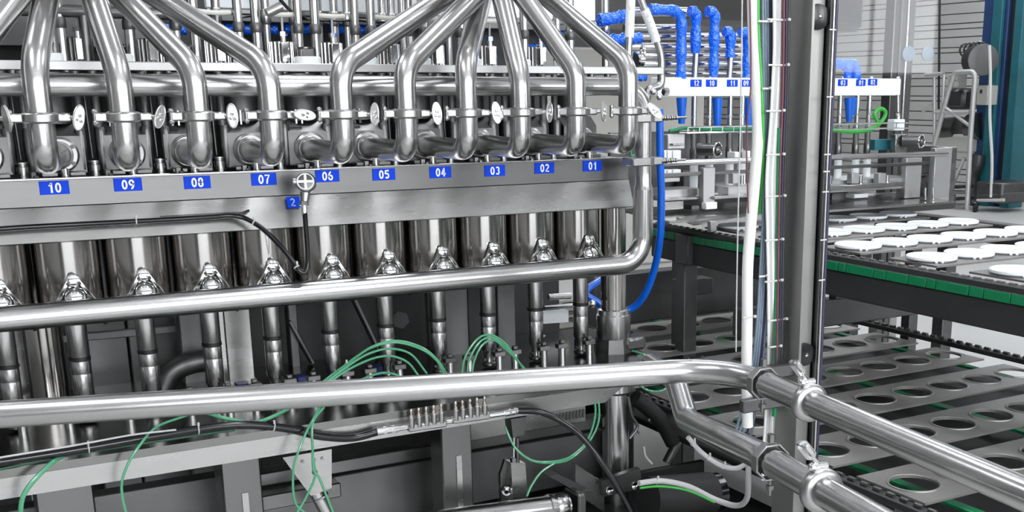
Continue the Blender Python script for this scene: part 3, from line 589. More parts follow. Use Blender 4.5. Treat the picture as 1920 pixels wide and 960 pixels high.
for k in range(3): G([(866+k*9, 705, yt), (872+k*9, 670+k*2, yt), (895+k*5, 636+k*5, yt), (920+k*3, 628+k*5, yt), (948, 645+k*5, yt), (972, 678, yt), (992-k*3, 700, yt)], 'green air hose in the tall arch right of centre, %s strand' % ['outer', 'middle', 'inner'][k])
for k in range(2): G([(600+k*7, 764, 2.60), (588+k*2, 785, 2.57), (577+k*8, 805, 2.56), (562+k*24, 840, 2.55), (550+k*38, 880, 2.55), ((553, 940, 2.55) if k == 0 else (600, 900, 2.55)), ((575, 965, 2.55) if k == 0 else (630, 975, 2.55))], 'green air hose hanging in front of the beam beside the bracket, %s of the pair' % ('left' if k == 0 else 'right'))
G([(588, 862, 2.56), (590, 895, 2.55), (575, 930, 2.55), (555, 965, 2.55)], 'short green air hose curling below the triangular bracket')
G([(118, 855, 2.60), (95, 870, 2.57), (60, 905, 2.55), (42, 935, 2.54), (38, 975, 2.54)], 'thick double green air hose falling at the far lower left', .005)
G([(400, 752, 2.68), (360, 775, 2.64), (295, 800, 2.60), (262, 835, 2.56), (240, 870, 2.55), (228, 910, 2.55), (236, 960, 2.55), (250, 990, 2.55)], 'green air hose looping over the black hose below number ten')
G([(360, 758, 2.68), (390, 775, 2.62), (440, 788, 2.60), (480, 792, 2.60), (530, 772, 2.62), (570, 745, 2.66)], 'green air hose sagging just under the front tube at lower left', .0045)
G([(0, 880, 2.60), (150, 850, 2.60), (330, 822, 2.59), (440, 806, 2.59)], 'dark green air hose tucked behind the black hose', .003)
bpy.data.objects[[o.name for o in C.objects if o.get('label') == 'dark green air hose tucked behind the black hose'][0]].data.materials[0] = dgreen_m
for k in range(2): G([(1104+k*12, 728, 2.62), (1116+k*7, 760, 2.6), (1113+k*8, 795, 2.58), (1098+k*5, 830, 2.56), (1068, 857+k*4, 2.55), (1030, 866+k*2, 2.55), (995, 862, 2.55), (965, 838, 2.56), (947, 800, 2.6)], 'green air hose swinging in the big loop under the table, %s strand' % ['inner', 'outer'][k])
G([(1040, 868, 2.55), (1015, 885, 2.55), (997, 910, 2.55), (988, 930, 2.55)], 'short green air hose rising to the bottom of the big loop')
G([(1195, 720, 2.55), (1215, 732, 2.5), (1240, 733, 2.5), (1256, 722, 2.5)], 'short green air hose sagging below the front tube near the second tube')
G([(1186, 658, 2.6), (1205, 664, 2.55), (1222, 674, 2.52)], 'short green air hose on the table corner above the front tube')
# ================================================================== UNDER THE TABLE
t = thing('triangular_bracket', 'steel bracket plate with slanted side hanging under the front beam', 'bracket', aY(600, 900, 2.68))
y = 2.66
MB().prism([aY(530, 858, y), aY(622, 842, y), aY(622, 915, y), aY(583, 930, y), aY(552, 888, y)], (0, .006, 0)).build('plate', plate_m, t)
MB().cyl(aY(588, 915, y+.03), aY(625, 985, y+.03), .017, n=20).ring(aY(600, 930, y+.03), (.3, 0, -1), .018, .003).build('shaft', pipe_m, t)
for px, py in ((568, 866), (590, 862), (605, 860)): MB().hexn(aY(px, py, y+.001), aY(px, py, y-.004), .004).build('bolt', dark_m, t)
MB().lathe([(.007, 0), (.007, .003), (.005, .004)], aY(590, 885, y+.001), (0, -1, 0), 12).build('slot_nut', dark_m, t)
t = thing('cross_beams', 'dark steel beams running level behind the table legs', 'machine frame', (.8, 3.0, .4))
for (x_0, x_1, y_, z0_, z1_, m_) in [(.66, 1.7, 2.86, .565, .600, satin_m), (.66, 1.7, 2.87, .40, .555, dark_m), (-.5, .66, 2.90, .50, .60, dark_m), (-.5, 1.7, 3.05, .61, .70, dark_m), (.60, .86, 2.80, .52, .56, satin_m)]:
    MB().bx(x_0, x_1, y_, y_+.05, z0_, z1_, .003).build('beam', m_, t)
MB().bx(1.24, 1.62, 2.84, 2.85, .60, .665, .002).build('bearing_plate', plate_m, t)
for k in range(9): MB().bx(1.52+k*.011, 1.525+k*.011, 2.835, 2.841, .615, .64, .0005).build('slot_rib', dark_m, t)
t = thing('adjusting_block', 'steel clevis block with bolt hanging by a thin rod under the table', 'bracket', aY(965, 880, 2.68))
y = 2.66
MB().prism([aY(958, 786, y), aY(988, 781, y), aY(983, 815, y), aY(962, 822, y)], (0, .04, 0)).build('upper_lug', satin_m, t)
MB().cyl(aY(964, 820, y), aY(963, 868, y), .004, n=10).build('thin_rod', pipe_m, t); MB().cyl(aY(970, 820, y+.01), aY(970, 868, y+.01), .006, n=10).build('dark_rod', dark_m, t)
MB().hexn(aY(963, 858, y), aY(963, 866, y), .010).build('nut', satin_m, t)
MB().prism([aY(958, 868, y), aY(985, 868, y), aY(990, 940, y), aY(962, 940, y)], (0, .035, 0)).build('block', plate_m, t)
MB().prism([aY(947, 862, y+.03), aY(955, 870, y+.03), aY(957, 940, y+.03), aY(940, 942, y+.03), aY(938, 890, y+.03)], (0, .012, 0)).build('side_plate', satin_m, t)
MB().lathe([(.013, 0), (.013, .004), (.007, .005), (.006, .012)], aY(950, 920, y+.02), (-.5, -.9, 0), 18).build('bolt', chrome_m, t)
t = thing('roller', 'thick polished cylinder with ring lying level at the bottom edge', 'cylinder', aY(960, 960, 2.6))
p, q = aY(780, 985, 2.58), aY(1062, 948, 2.58)
MB().cyl(p, q, .033, n=40).build('barrel', pipe_m, t); dd = (q-p).normalized()
MB().lathe([(.034, 0), (.037, .003), (.037, .012), (.034, .014)], p+(q-p)*.86, dd, 40).lathe([(.034, 0), (.036, .003), (.036, .03), (.033, .034)], p+(q-p)*.91, dd, 40).build('ring', pipe_m, t)
MB().box(q+dd*.028, (.026, .085, .085), .022).build('end_block', satin_m, t)
MB().prism([aY(1030, 893, 2.60), aY(1043, 888, 2.60), aY(1100, 915, 2.60), aY(1085, 925, 2.60)], (0, .05, 0)).build('arm', deep_m, t)
t = thing('column_clamp', 'pair of steel clamp plates bolted round the lower guide column', 'clamp', (1.69, 2.84, .42))
MB().prism([aY(1079, 870, 2.72), aY(1133, 905, 2.72), aY(1133, 960, 2.72), aY(1079, 925, 2.72)], (.0, .02, 0)).build('left_plate', plate_m, t)
MB().prism([aY(1128, 902, 2.70), aY(1200, 878, 2.70), aY(1205, 915, 2.70), aY(1132, 932, 2.70)], (0, .02, 0)).build('front_plate', satin_m, t)
for px, py in ((1142, 920), (1190, 911)): MB().lathe([(.011, 0), (.011, .006), (.005, .007)], aY(px, py, 2.70), (-.1, -1, .1), 18).build('bolt', chrome_m, t)
t = thing('rear_frame', 'dull steel posts, plates and braces behind the nozzles', 'machine frame', (.8, 3.2, 0))
for a, b, y_, m_ in [(340, 400, 3.16, dark_m), (405, 425, 3.08, plate_m), (424, 474, 3.1, plate_m), (545, 562, 3.2, dark_m), (832, 880, 3.1, dark_m), (880, 905, 3.14, deep_m), (935, 968, 3.08, dark_m), (20, 60, 3.3, plate_m), (165, 240, 3.35, dark_m), (243, 335, 3.34, dark_m)]:
    xa_, xb_ = aY(a, 650, y_).x, aY(b, 650, y_).x; MB().bx(xa_, xb_, y_, y_+.04, 0, 1.2, .003).build('post', m_, t)
MB().cyl((aY(83, 650, 3.1).x, 3.1, 0), (aY(83, 650, 3.1).x, 3.1, 1.2), .045, n=28).build('round_post', barrel_m, t)
MB().beam(aY(655, 545, 3.2), aY(720, 680, 3.2), .01, .035, .002, (0, 1, 0)).build('brace', dark_m, t)
MB().beam(aY(540, 600, 3.2), aY(585, 680, 3.2), .01, .04, .002, (0, 1, 0)).build('brace', dark_m, t)
MB().beam(aY(60, 640, 3.25), aY(340, 615, 3.25), .02, .02, .002).build('rail', dark_m, t)
MB().hexn(aY(751, 600, 3.4), aY(751, 600, 3.36), .028).build('hex_boss', deep_m, t)
MB().prism([aY(1020, 586, 3.2), aY(1066, 582, 3.2), aY(1066, 604, 3.2), aY(1008, 608, 3.2)], (0, .03, 0)).build('pale_plate', whitecov_m, t)
MB().prism([aY(1005, 620, 3.2), aY(1045, 640, 3.2), aY(1035, 662, 3.2), aY(1003, 655, 3.2)], (0, .03, 0)).build('tilted_plate', plate_m, t)
MB().cyl(aY(1020, 577, 3.1), aY(1110, 570, 3.1), .007).cyl(aY(1028, 557, 3.15), aY(1070, 555, 3.15), .010).ball(aY(1110, 570, 3.1), .014).build('link_rod', chrome_m, t)
tag(MB().tube(spline([aY(300, 735, 3.12), aY(320, 700, 3.12), aY(360, 680, 3.12), aY(430, 672, 3.14)]), .03, 16).build('grey_sleeve', dark_m), 'thick dull grey flexible sleeve bending behind the nozzle below number eight', 'hose')
t = thing('lower_back_panel', 'dark back panels behind the table', 'panels', (.7, 3.5, 0))
for k in range(5): MB().bx(-.6+k*.5, -.105+k*.5, 3.5, 3.53, 0, 1.3, .004).build('panel', deep_m, t)
# dark clutter right of the lower column
t = thing('drive_unit', 'dark drive housing with tubes in the shadow right of the lower column', 'machine', aY(1240, 900, 2.7))
MB().beam(aY(1200, 897, 2.75), aY(1318, 875, 2.75), .02, .045, .003).build('box_beam', murk_m, t)
MB().cyl(aY(1250, 868, 2.9), aY(1285, 800, 2.9), .016, n=20).build('grey_tube', dark_m, t)
MB().tube(spline([aY(1190, 745, 2.8), aY(1215, 765, 2.8), aY(1240, 790, 2.8), aY(1262, 830, 2.8)]), .024, 20).build('short_hose', murk_m, t)
MB().cyl(aY(1215, 935, 2.45), aY(1330, 925, 2.45), .06, n=36).build('motor', murk_m, t)
MB().lathe([(.055, 0), (.055, .03), (.035, .035)], aY(1330, 925, 2.45), (1, 0, 0), 28).build('motor_cap', black_m, t)
for px, py in ((1192, 795), (1197, 810), (1186, 818), (1217, 788)): MB().ball(aY(px, py, 2.7), .0045, 8).build('nut', dark_m, t)
MB().tube(spline([aY(1178, 745, 2.7), aY(1185, 780, 2.7), aY(1195, 800, 2.7), aY(1180, 822, 2.7)]), .005, 8).build('chain_link_hose', dark_m, t)
MB().tube(spline([aY(1207, 838, 2.7), aY(1210, 855, 2.7), aY(1222, 870, 2.7)]), .004, 8).build('bright_wire', cgrey_m, t)
tag(MB().bx(1.35, 2.1, 2.3, 3.0, .02, .34, .02).bx(1.80, 1.895, 3.0, 3.45, .02, .66, .01).build('dark_filler', murk_m), 'large near-black filler boxes added for shade under the second tube', 'machine')  # added boxes cover bright floor and stand in for shade
# ================================================================== BLUE HOSE, TOP RIGHT TUBES
hose('blue_hose', blue_m, .0115, [(1237, 205, 2.92), (1238, 300, 2.92), (1240, 370, 2.93), (1238, 440, 2.95), (1228, 500, 3.0), (1210, 550, 3.04), (1185, 578, 3.08), (1150, 585, 3.1), (1118, 565, 3.12), (1098, 548, 3.14), (1125, 525, 3.2), (1160, 500, 3.3)], 'thick blue hose hanging down the right side of the machine and curving behind the column', 'hose', n=18)
hose('green_wire', green_m, .004, [(1190, 268, 2.9), (1183, 280, 2.9), (1184, 292, 2.9), (1196, 290, 2.9)], 'small dark green wire loop right of the plate reading one', 'wire')
t = thing('steam_tube', 'upright steel tube with a long white sleeve above the end of the shelf', 'pipe', aY(1180, 118, 2.98))
MB().cyl(aY(1180, 60, 2.98), aY(1177, 125, 2.98), .0105, n=20).build('tube', pipe_m, t)
s1 = MB().cyl(aY(1184, -30, 2.98), aY(1180, 70, 2.98), .0135, n=20).build('sleeve', white_m, t)
t = thing('bent_tube', 'bent steel tube with a slanted white sleeve at the top right of the machine', 'pipe', aY(1240, 130, 2.97))
bp = spline([aY(1195, -20, 2.97), aY(1207, 15, 2.97), aY(1222, 50, 2.97), aY(1234, 85, 2.97), aY(1240, 115, 2.97), aY(1239, 165, 2.97)])
MB().tube(bp, .0105, 18).build('tube', pipe_m, t)
MB().tube(spline([aY(1208, 18, 2.97), aY(1218, 42, 2.97), aY(1228, 70, 2.97), aY(1230, 78, 2.97)]), .0138, 18).build('sleeve', white_m, t)
for s, (px, py) in zip('CIII', ((1214, 30), (1220, 42), (1222, 52), (1227, 62))): text(s, .014, aY(px, py, 2.955), (-.9, 0, .4) if s == 'C' else (0, 0, 1), (.3, 0, .9) if s == 'C' else (-1, 0, 0), cgrey_m, t, 'sleeve_mark')
for s, (px, py) in zip('C-I', ((1182, 15), (1182, 33), (1182, 45))): text(s, .014, aY(px, py, 2.963), (0, 0, 1), (-1, 0, 0), cgrey_m, bpy.data.objects['steam_tube'], 'sleeve_mark')
t = thing('elbow_valve', 'small steel elbow valve with silver handle under the end of the shelf', 'valve', aY(1228, 160, 2.9))
MB().tube(fillet([aY(1240, 140, 2.93), aY(1240, 160, 2.93), aY(1215, 168, 2.93), aY(1212, 190, 2.93)], .02), .012, 16).build('elbow', cast_m, t)
MB().ball(aY(1225, 172, 2.9), .010).ball(aY(1236, 182, 2.9), .009).hexn(aY(1244, 172, 2.9), aY(1252, 172, 2.9), .012).build('nut', chrome_m, t)
def film(pts, r0, lab, group='blue film-wrapped pipes', m=None, n=18):
    s = spline(pts, 10); rr = [r0*(1+.10*math.sin(i*1.3)+random.uniform(-.06, .06)) for i in range(len(s))]
    return tag(MB().tube(s, rr, n).build('wrapped_pipe', m or wrap_m, loc=tuple(s[0])), lab, 'pipe', group)
film([aY(1123, 38, 3.2), aY(1150, 34, 3.2), aY(1172, 30, 3.2)], .019, 'short blue film-wrapped pipe level at the very top right of the machine')
film([aY(1128, 76, 3.2), aY(1165, 74, 3.2), aY(1200, 71, 3.2)], .018, 'blue film-wrapped pipe level just below the topmost wrapped one')
film([aY(1190, 145, 3.2), aY(1210, 145, 3.2)], .012, 'tiny blue film sleeve under the end of the shelf')
# level steel pipes behind, feeding the second filler
Y2 = 3.5
k = 0
for (xs, xe_, py, r) in [(1175, 1287, 22, .016), (1170, 1268, 52, .012), (1200, 1395, 68, .012), (1180, 1395, 88, .014), (1190, 1400, 104, .013), (1180, 1400, 120, .015), (1245, 1400, 138, .011)]:
    k += 1; p, q = aY(xs, py, Y2+.08), aY(xe_, py, Y2+.08)
    tag(MB().cyl(p, q, r, n=18).build('level_pipe', pipe_m), 'level steel pipe left of the blue upright pipes, %s from the top' % ORD[k-1], 'pipe', 'level pipes feeding the second filler')
tag(MB().lathe([(.02, 0), (.024, .004), (.024, .02), (.018, .024)], aY(1192, 112, 3.1), (1, 0, 0), 24).ring(aY(1205, 100, 3.1), (1, -.3, 0), .022, .004).build('union_nut', chrome_m), 'dark steel union ring on the level pipes by the white sleeved tube', 'fitting')
# ================================================================== SECOND FILLER
HB = 'second filler'
t = thing('header_bar', 'white enamel header bar with small blue number plates of the second filler', 'machine', (2.9, Y2, 1.56))
MB().bx(2.30, 3.475, Y2, Y2+.05, 1.527, 1.593, .003).build('bar', whitecov_m, t)
for s, px, py in [('12', 1305, 156), ('10', 1334, 156), ('11', 1373, 156), ('09', 1398, 156), ('05', 1556, 155), ('03', 1580, 155), ('01', 1614, 155), ('02', 1636, 154), ('07', 1440, 156), ('08', 1490, 156)]:
    p = aY(px, py, Y2-.001); l = MB().bx(p.x-.024, p.x+.024, Y2-.003, Y2, p.z-.0125, p.z+.0125, .0003).build('number_plate', label_m, t, label='small blue plate reading '+s)
    digits(s, .0185, (p.x, Y2-.0031, p.z), XV, ZV, digit_m, l)
for px in (1555, 1579, 1611, 1634, 1684, 1332, 1372, 1398): p = aY(px, 147, Y2+.02); MB().ball(p, .008, 8).build('cap_nut', chrome_m, t)
def upright(px, top, bot, side, lab, kind):
    # pipe coming level from the left, turning down through the header
    p = aY(px, top, Y2+.02); q = aY(px, bot, Y2+.02); a = aY(px-side, top, Y2+.02)
    s = fillet([Vector((a.x, Y2+.02, p.z)), Vector((p.x, Y2+.02, p.z)), Vector((p.x, Y2+.02, q.z))], .045, 8)
    if kind == 'film':
        ss = []; 
        for i in range(len(s)-1):
            n_ = max(1, int((s[i+1]-s[i]).length/.012)); ss += [s[i]+(s[i+1]-s[i])*(j/n_) for j in range(n_)]
        ss.append(s[-1]); rr = [.019*(1+.12*math.sin(i*.9)+random.uniform(-.08, .08)) for i in range(len(ss))]
        return tag(MB().tube(ss, rr, 18).build('wrapped_pipe', wrap_m, loc=tuple(s[-1])), lab, 'pipe', 'blue wrapped uprights of the second filler')
upright(1278, 20, 148, 60, 'steel-looking upright pipe in blue film, leftmost of the wrapped uprights', 'film')
upright(1305, 22, 100, 12, 'bulging blue film around the elbow of the upright above plate twelve', 'film')
upright(1340, 22, 148, 14, 'blue film-wrapped upright above plate ten of the second filler', 'film')
upright(1370, 60, 108, 12, 'blue film-wrapped elbow of the upright above plate eleven', 'film')
upright(1403, 62, 148, 15, 'blue film-wrapped upright beside the white cable, above plate nine', 'film')
upright(1590, 120, 150, 60, 'blue wrapped curved pipe above plate three of the second filler', 'film')
upright(1606, 120, 150, 45, 'blue wrapped curved pipe just left of plate one of the second filler', 'film')
k = 0
for px, y0_, y1_ in [(1305, 95, 148), (1370, 104, 148), (1278, 183, 232), (1345, 183, 240), (1404, 183, 240), (1592, 183, 228), (1598, 183, 215)]:
    k += 1; wrapd = px in (1278, 1345, 1404, 1592, 1598)
    p, q = aY(px, y0_, Y2+.02), aY(px-(3 if not wrapd else 0), y1_, Y2+.02)
    tag(MB().tube([p, q], [.012, .012] if not wrapd else [.02, .012], 16).build('upright_pipe', blue_m if wrapd else pipe_m), '%s upright pipe %s the header bar, %s from the left' % ('dark blue wrapped' if wrapd else 'bare steel', 'below' if wrapd else 'above', ORD[k-1]), 'pipe')
k = 0
def plunger(px, lab):
    x = aY(px, 155, Y2).x; t = thing('dosing_plunger', lab, 'nozzle', (x, Y2+.01, 1.12), 'plungers of the second filler'); y = Y2+.01
    MB().cyl((x, y, 1.40), (x, y, 1.53), .010, n=16).build('rod', pipe_m, t)
    MB().lathe([(.008, 1.395), (.014, 1.40), (.014, 1.41), (.007, 1.415), (.010, 1.45), (.012, 1.46)], (x, y, 0), n=14).build('knuckle', chrome_m, t)
    MB().lathe([(.012, 1.30), (.014, 1.305), (.014, 1.34), (.011, 1.345), (.012, 1.39), (.009, 1.395)], (x, y, 0), n=16).build('piston_head', satin_m, t)
    MB().cyl((x, y-.005, 1.18), (x, y-.005, 1.30), .0155, n=20).build('white_cylinder', white_m, t)
    MB().bx(x-.026, x+.026, y-.03, y+.02, 1.168, 1.18).build('foot', white_m, t)
    return t
p0 = plunger(1305, 'slim plunger below plate twelve of the second filler'); index_kids()
for px, s in ((1334, 'ten'), (1373, 'eleven'), (1396, 'nine'), (1556, 'five'), (1580, 'three'), (1613, 'one'), (1635, 'two')):
    copy_tree(p0, (aY(px, 155, Y2).x, Y2+.01, 1.12), 'slim plunger below plate %s of the second filler' % s)
tag(MB().cyl(aY(1683, 178, Y2), aY(1683, 210, Y2), .010, n=14).lathe([(.006, 0), (.012, .004), (.012, .02), (.006, .03)], aY(1683, 225, Y2), (0, 0, 1), 14).build('end_rod', pipe_m), 'short rod under the right end of the header bar', 'rod')
t = thing('wire_tray', 'bright wire cable tray in front of the plungers of the second filler', 'cable tray', (2.9, 3.42, 1.41))
ya = 3.40
za, zb_ = aY(1340, 238, ya).z, aY(1340, 249, ya).z
for zz, yy in ((za, ya), (zb_, ya), (zb_, ya+.05), (za, ya+.05)): MB().cyl((aY(1290, 240, ya).x, yy, zz), (aY(1702, 240, ya).x, yy, zz), .0022, n=6).build('wire', chrome_m, t)
for k in range(22):
    x = aY(1290, 240, ya).x+.05*k
    if x < aY(1702, 240, ya).x: MB().tube([(x, ya, za), (x, ya, zb_), (x, ya+.05, zb_), (x, ya+.05, za)], .0018, 6).build('hoop', chrome_m, t)
hose('green_cable', cgreen_m, .008, [(1420, 246, 3.43), (1500, 243, 3.43), (1560, 244, 3.43), (1600, 247, 3.42), (1635, 242, 3.42), (1655, 225, 3.42), (1660, 210, 3.42), (1650, 204, 3.42), (1640, 214, 3.42), (1645, 228, 3.42)], 'green cable lying in the wire tray and curling up at its right end', 'cable')
hose('green_cable', belt_m, .006, [(1255, 246, 3.43), (1290, 240, 3.43), (1340, 243, 3.43), (1410, 241, 3.43)], 'dark green cable at the left end of the wire tray', 'cable')
t = thing('guide_bar', 'long bright round guide bar crossing in front of the second filler', 'rail', aY(1500, 299, 3.36))
MB().cyl(aY(1236, 306, 3.36), aY(1775, 288, 3.36), .011, n=20).build('bar', pipe_m, t)
MB().bx(aY(1240, 300, 3.4).x, aY(1775, 300, 3.4).x, 3.39, 3.40, 1.255, 1.268).build('back_strip', satin_m, t)
for k, (px, py, sx) in enumerate(((1345, 281, -1), (1727, 265, -1))):
    t = thing('round_knob', 'round dark-faced steel cylinder cap %s' % ('behind the guide bar left of the white cable' if k == 0 else 'at the right end above the guide bar'), 'cylinder', aY(px, py, 3.38))
    c = aY(px, py, 3.38); a = Vector((.25, -1, 0)).normalized()
    MB().cyl(c-a*.06+Vector((-.03, 0, 0)), c, .022, n=28).build('body', satin_m, t); MB().ring(c+a*.002, a, .0245, .003, 32, 8).build('rim', chrome_m, t)
    MB().lathe([(.022, 0), (.015, -.004)], c+a*.0, -a, 24).build('dark_face', knob_m, t); MB().lathe([(.013, 0), (.013, .004), (.003, .010)], c+a*.002, a, 18).build('hub', satin_m, t)
t = thing('second_filler_frame', 'grey plates, blocks and brackets of the second filler around its plungers', 'machine frame', (2.9, 3.5, 1.05))
def pl(px0, px1, py0, py1, y, d, m_, nm='plate'):
    a = aY(px0, py1, y); b = aY(px1, py1, y); c = aY(px0, py0, y); return MB().bx(a.x, b.x, y, y+d, a.z, c.z, .002).build(nm, m_, t)
pl(1540, 1705, 340, 363, 3.42, .2, filler_m); pl(1540, 1695, 350, 358, 3.36, .05, plate_m, 'ledge'); pl(1365, 1440, 350, 372, 3.42, .2, filler_m); pl(1340, 1440, 368, 374, 3.36, .05, plate_m, 'ledge')
pl(1696, 1725, 297, 372, 3.40, .03, filler_m, 'bracket_plate'); pl(1748, 1780, 278, 378, 3.36, .03, filler_m, 'bracket_plate'); pl(1778, 1788, 276, 380, 3.36, .3, plate_m, 'side_plate')
pl(1318, 1340, 315, 388, 3.38, .03, filler_m, 'bracket_plate'); pl(1324, 1345, 380, 393, 3.34, .03, white_m, 'foot_plate')
pl(1246, 1312, 356, 370, 3.45, .1, filler_m); pl(1242, 1312, 372, 378, 3.4, .06, plate_m, 'ledge'); pl(1246, 1282, 378, 395, 3.42, .05, plate_m)
pl(1246, 1275, 334, 342, 3.42, .05, filler_m, 'ledge'); pl(1281, 1336, 320, 358, 3.6, .05, dark_m)
for a, b in ((1246, 1250), (1252, 1260), (1262, 1277)): pl(a, b, 282, 305, 3.42, .03, white_m, 'white_block'); pl(a, b, 318, 332, 3.42, .03, white_m, 'white_block')
pl(1252, 1284, 252, 280, 3.45, .04, filler_m, 'bracket_plate'); pl(1262, 1283, 269, 273, 3.43, .03, plate_m, 'ledge')
pl(1678, 1700, 252, 290, 3.44, .03, plate_m, 'bracket_plate'); pl(1676, 1696, 224, 245, 3.46, .04, white_m, 'white_block'); pl(1640, 1676, 262, 282, 3.5, .03, teal_m, 'dim_block')
pl(1378, 1386, 285, 305, 3.42, .03, white_m, 'white_block'); pl(1372, 1382, 285, 300, 3.45, .03, white_m, 'white_block'); pl(1400, 1407, 283, 298, 3.42, .03, white_m, 'white_block')
for px in (1548, 1605, 1655, 1382): pl(px-8, px+6, 325, 345, 3.38, .03, filler_m, 'lug'); p = aY(px+12, 335, 3.38); MB().cyl((p.x, 3.39, p.z-.02), (p.x, 3.39, p.z+.012), .008, n=14).build('pin', chrome_m, t)
for px, pa, pb in ((1735, 352, 374), (1750, 352, 374)): MB().cyl(aY(px, pa, 3.32), aY(px, pb, 3.32), .005, n=10).build('pin', chrome_m, t)
MB().tube(fillet([aY(1724, 307, 3.5), aY(1740, 307, 3.5), aY(1740, 360, 3.5)], .02), .006, 10).build('bent_handle', ladder_m, t)
pl(1720, 1745, 328, 334, 3.5, .04, plate_m, 'ledge')
pl(1560, 1590, 362, 378, 3.5, .1, dark_m, 'grip_block'); pl(1602, 1628, 364, 372, 3.45, .08, white_m, 'grip_block'); pl(1296, 1312, 385, 396, 3.5, .05, dark_m, 'grip_block')
p0_, p1_ = aY(1536, 400, 3.28), aY(1783, 373, 3.28)
MB().prism([Vector((2.2, 3.27, 1.108)), Vector((2.2, 3.27, 1.116)), Vector((2.2, 3.60, 1.13)), Vector((2.2, 3.60, 1.122))], (1.38, 0, 0)).build('long_tray', plate_m, t)
pl(1540, 1790, 380, 410, 3.66, .03, deep_m, 'dark_back'); pl(1246, 1440, 378, 420, 3.72, .03, deep_m, 'dark_back')
MB().bx(2.2, 3.3, 3.66, 3.68, 1.15, 1.40).build('inner_back', dark_m, t)
MB().prism([aY(1268, 407, 3.30), aY(1330, 400, 3.36), aY(1430, 388, 3.36), aY(1430, 402, 3.26), aY(1300, 420, 3.26)], (0, 0, -.006)).build('infeed_guide', plate_m, t)
pl(1332, 1344, 415, 436, 3.2, .02, plate_m, 'small_plate')
# ================================================================== CONVEYORS
def slat_mb(x0, n, pitch, y, wd, zt, r, th=.006):
    m = MB()
    K = 24
    for k in range(n):
        cx = x0+k*pitch; vs = []; h = pitch/2; w = wd/2
        for a in range(K):
            th_ = 2*PI*(a+.5)/K; c, s = math.cos(th_), math.sin(th_); q = min(h/abs(c), w/abs(s)); vs.append((cx+c*r, y+s*r)); vs.append((cx+c*q, y+s*q))
        for sx in (-1, 1):
            for sy in (-1, 1):
                ia = min(range(K), key=lambda a: (vs[2*a+1][0]-cx-sx*h)**2+(vs[2*a+1][1]-y-sy*w)**2); vs[2*ia+1] = (cx+sx*h, y+sy*w)
        V = [(a, b, zt) for a, b in vs]+[(a, b, zt-th) for a, b in vs]; o = 2*K; fs = []
        # rounded inner lip
        for a in range(K):
            b = (a+1) % K
            fs.append((2*a, 2*a+1, 2*b+1, 2*b)); fs.append((o+2*a, o+2*b, o+2*b+1, o+2*a+1)); fs.append((2*a, 2*b, o+2*b, o+2*a)); fs.append((2*a+1, o+2*a+1, o+2*b+1, 2*b+1))
        m.add(V, fs)
        m.ring((cx, y, zt), ZV, r+.003, .0035, 24, 6)
    return m
t = thing('upper_conveyor', 'upper slatted chain conveyor with green belt edge carrying white lids', 'conveyor', (3.0, 2.6, 1.04))
XL = 2.62; PX_ = .163; RY = .322; ROWS = [1.82, 2.147, 2.469, 2.791, 3.113, 3.435]
first = None
for y in ROWS:
    o = slat_mb(XL, 6, PX_, y, .20, 1.050, .062).build('slat', slat_m, t) if first is None else None
    if first is None: first = o; fy = y
    else:
        o = first.copy(); C.objects.link(o); o.location = Vector(first.location)+Vector((0, y-fy, 0))
MB().bx(2.40, 2.435, 1.2, 3.7, 1.040, 1.058, .003).build('chain_guard', deep_m, t)
MB().bx(2.435, 2.52, 1.2, 3.7, 1.005, 1.03, .003).build('chain_bed', dark_m, t)
nb = 0; y = 1.25
while y < 3.7:                                         # green belt edge made of short pads
    L = [.09, .05, .12, .035, .07][nb % 5]; MB().bx(2.398, 2.41, y+.0015, y+L-.0015, 1.012, 1.038, .001).build('belt_pad', belt_m, t); y += L; nb += 1
for k in range(60): y = 1.3+k*.04; MB().cyl((2.418, y, 1.058), (2.418, y+.022, 1.058), .006, n=8).build('chain_link', dark_m, t)
MB().bx(2.405, 2.44, 1.2, 3.7, .93, 1.01, .004).build('side_frame', deep_m, t)
MB().bx(3.56, 3.62, 1.2, 3.7, .97, 1.05, .004).build('far_frame', dark_m, t)
for y in (3.2, 1.9): MB().bx(2.44, 3.56, y, y+.04, .96, 1.0, .003).build('cross_tie', deep_m, t)
MB().bx(2.38, 2.44, 3.42, 3.50, .93, 1.04, .004).build('leg_bracket', dark_m, t)
for (x, y) in ((2.42, 3.48), (3.59, 3.3), (3.59, 1.6)): MB().bx(x-.03, x+.03, y-.03, y+.03, 0, .94, .004).build('leg', dark_m, t)
# lids: rows along X, white round, with small front tabs
ld = None
for ri, y in enumerate(ROWS):
    for k in range(6):
        x = XL+k*PX_
        lab = 'white round lid, %s from the green belt in the %s row' % (ORD[k], ['nearest', 'second nearest', 'third nearest', 'fourth nearest', 'fifth nearest', 'farthest'][ri])
        if ld is None:
            ld = thing('lid', lab, 'lid', (x, y, 1.053), 'white lids on the upper conveyor')
            MB().lathe([(.060, -.012), (.064, 0), (.074, .001), (.0765, .004), (.0765, .010), (.073, .012), (.069, .0105), (.02, .0095)], (x, y, 1.053), ZV, 40).build('disc', lid_m, ld)
            for a in (-2.2, -1.95): MB().ball((x+.076*math.cos(a), y+.076*math.sin(a), 1.054), .005, 6).build('tab', lid_m, ld)
            index_kids()
        else: copy_tree(ld, (x, y, 1.053), lab)
t = thing('lower_conveyor', 'lower dark slatted conveyor of round-holed trays returning empty', 'conveyor', (2.9, 2.8, .55))
first = None
for k in range(9):
    y = 1.93+.325*k
    if first is None: first = slat_mb(2.04, 8, .163, y, .235, .60, .062).build('slat', slat_m, t); fy = y
    else: o = first.copy(); C.objects.link(o); o.location = Vector(first.location)+Vector((0, y-fy, 0))
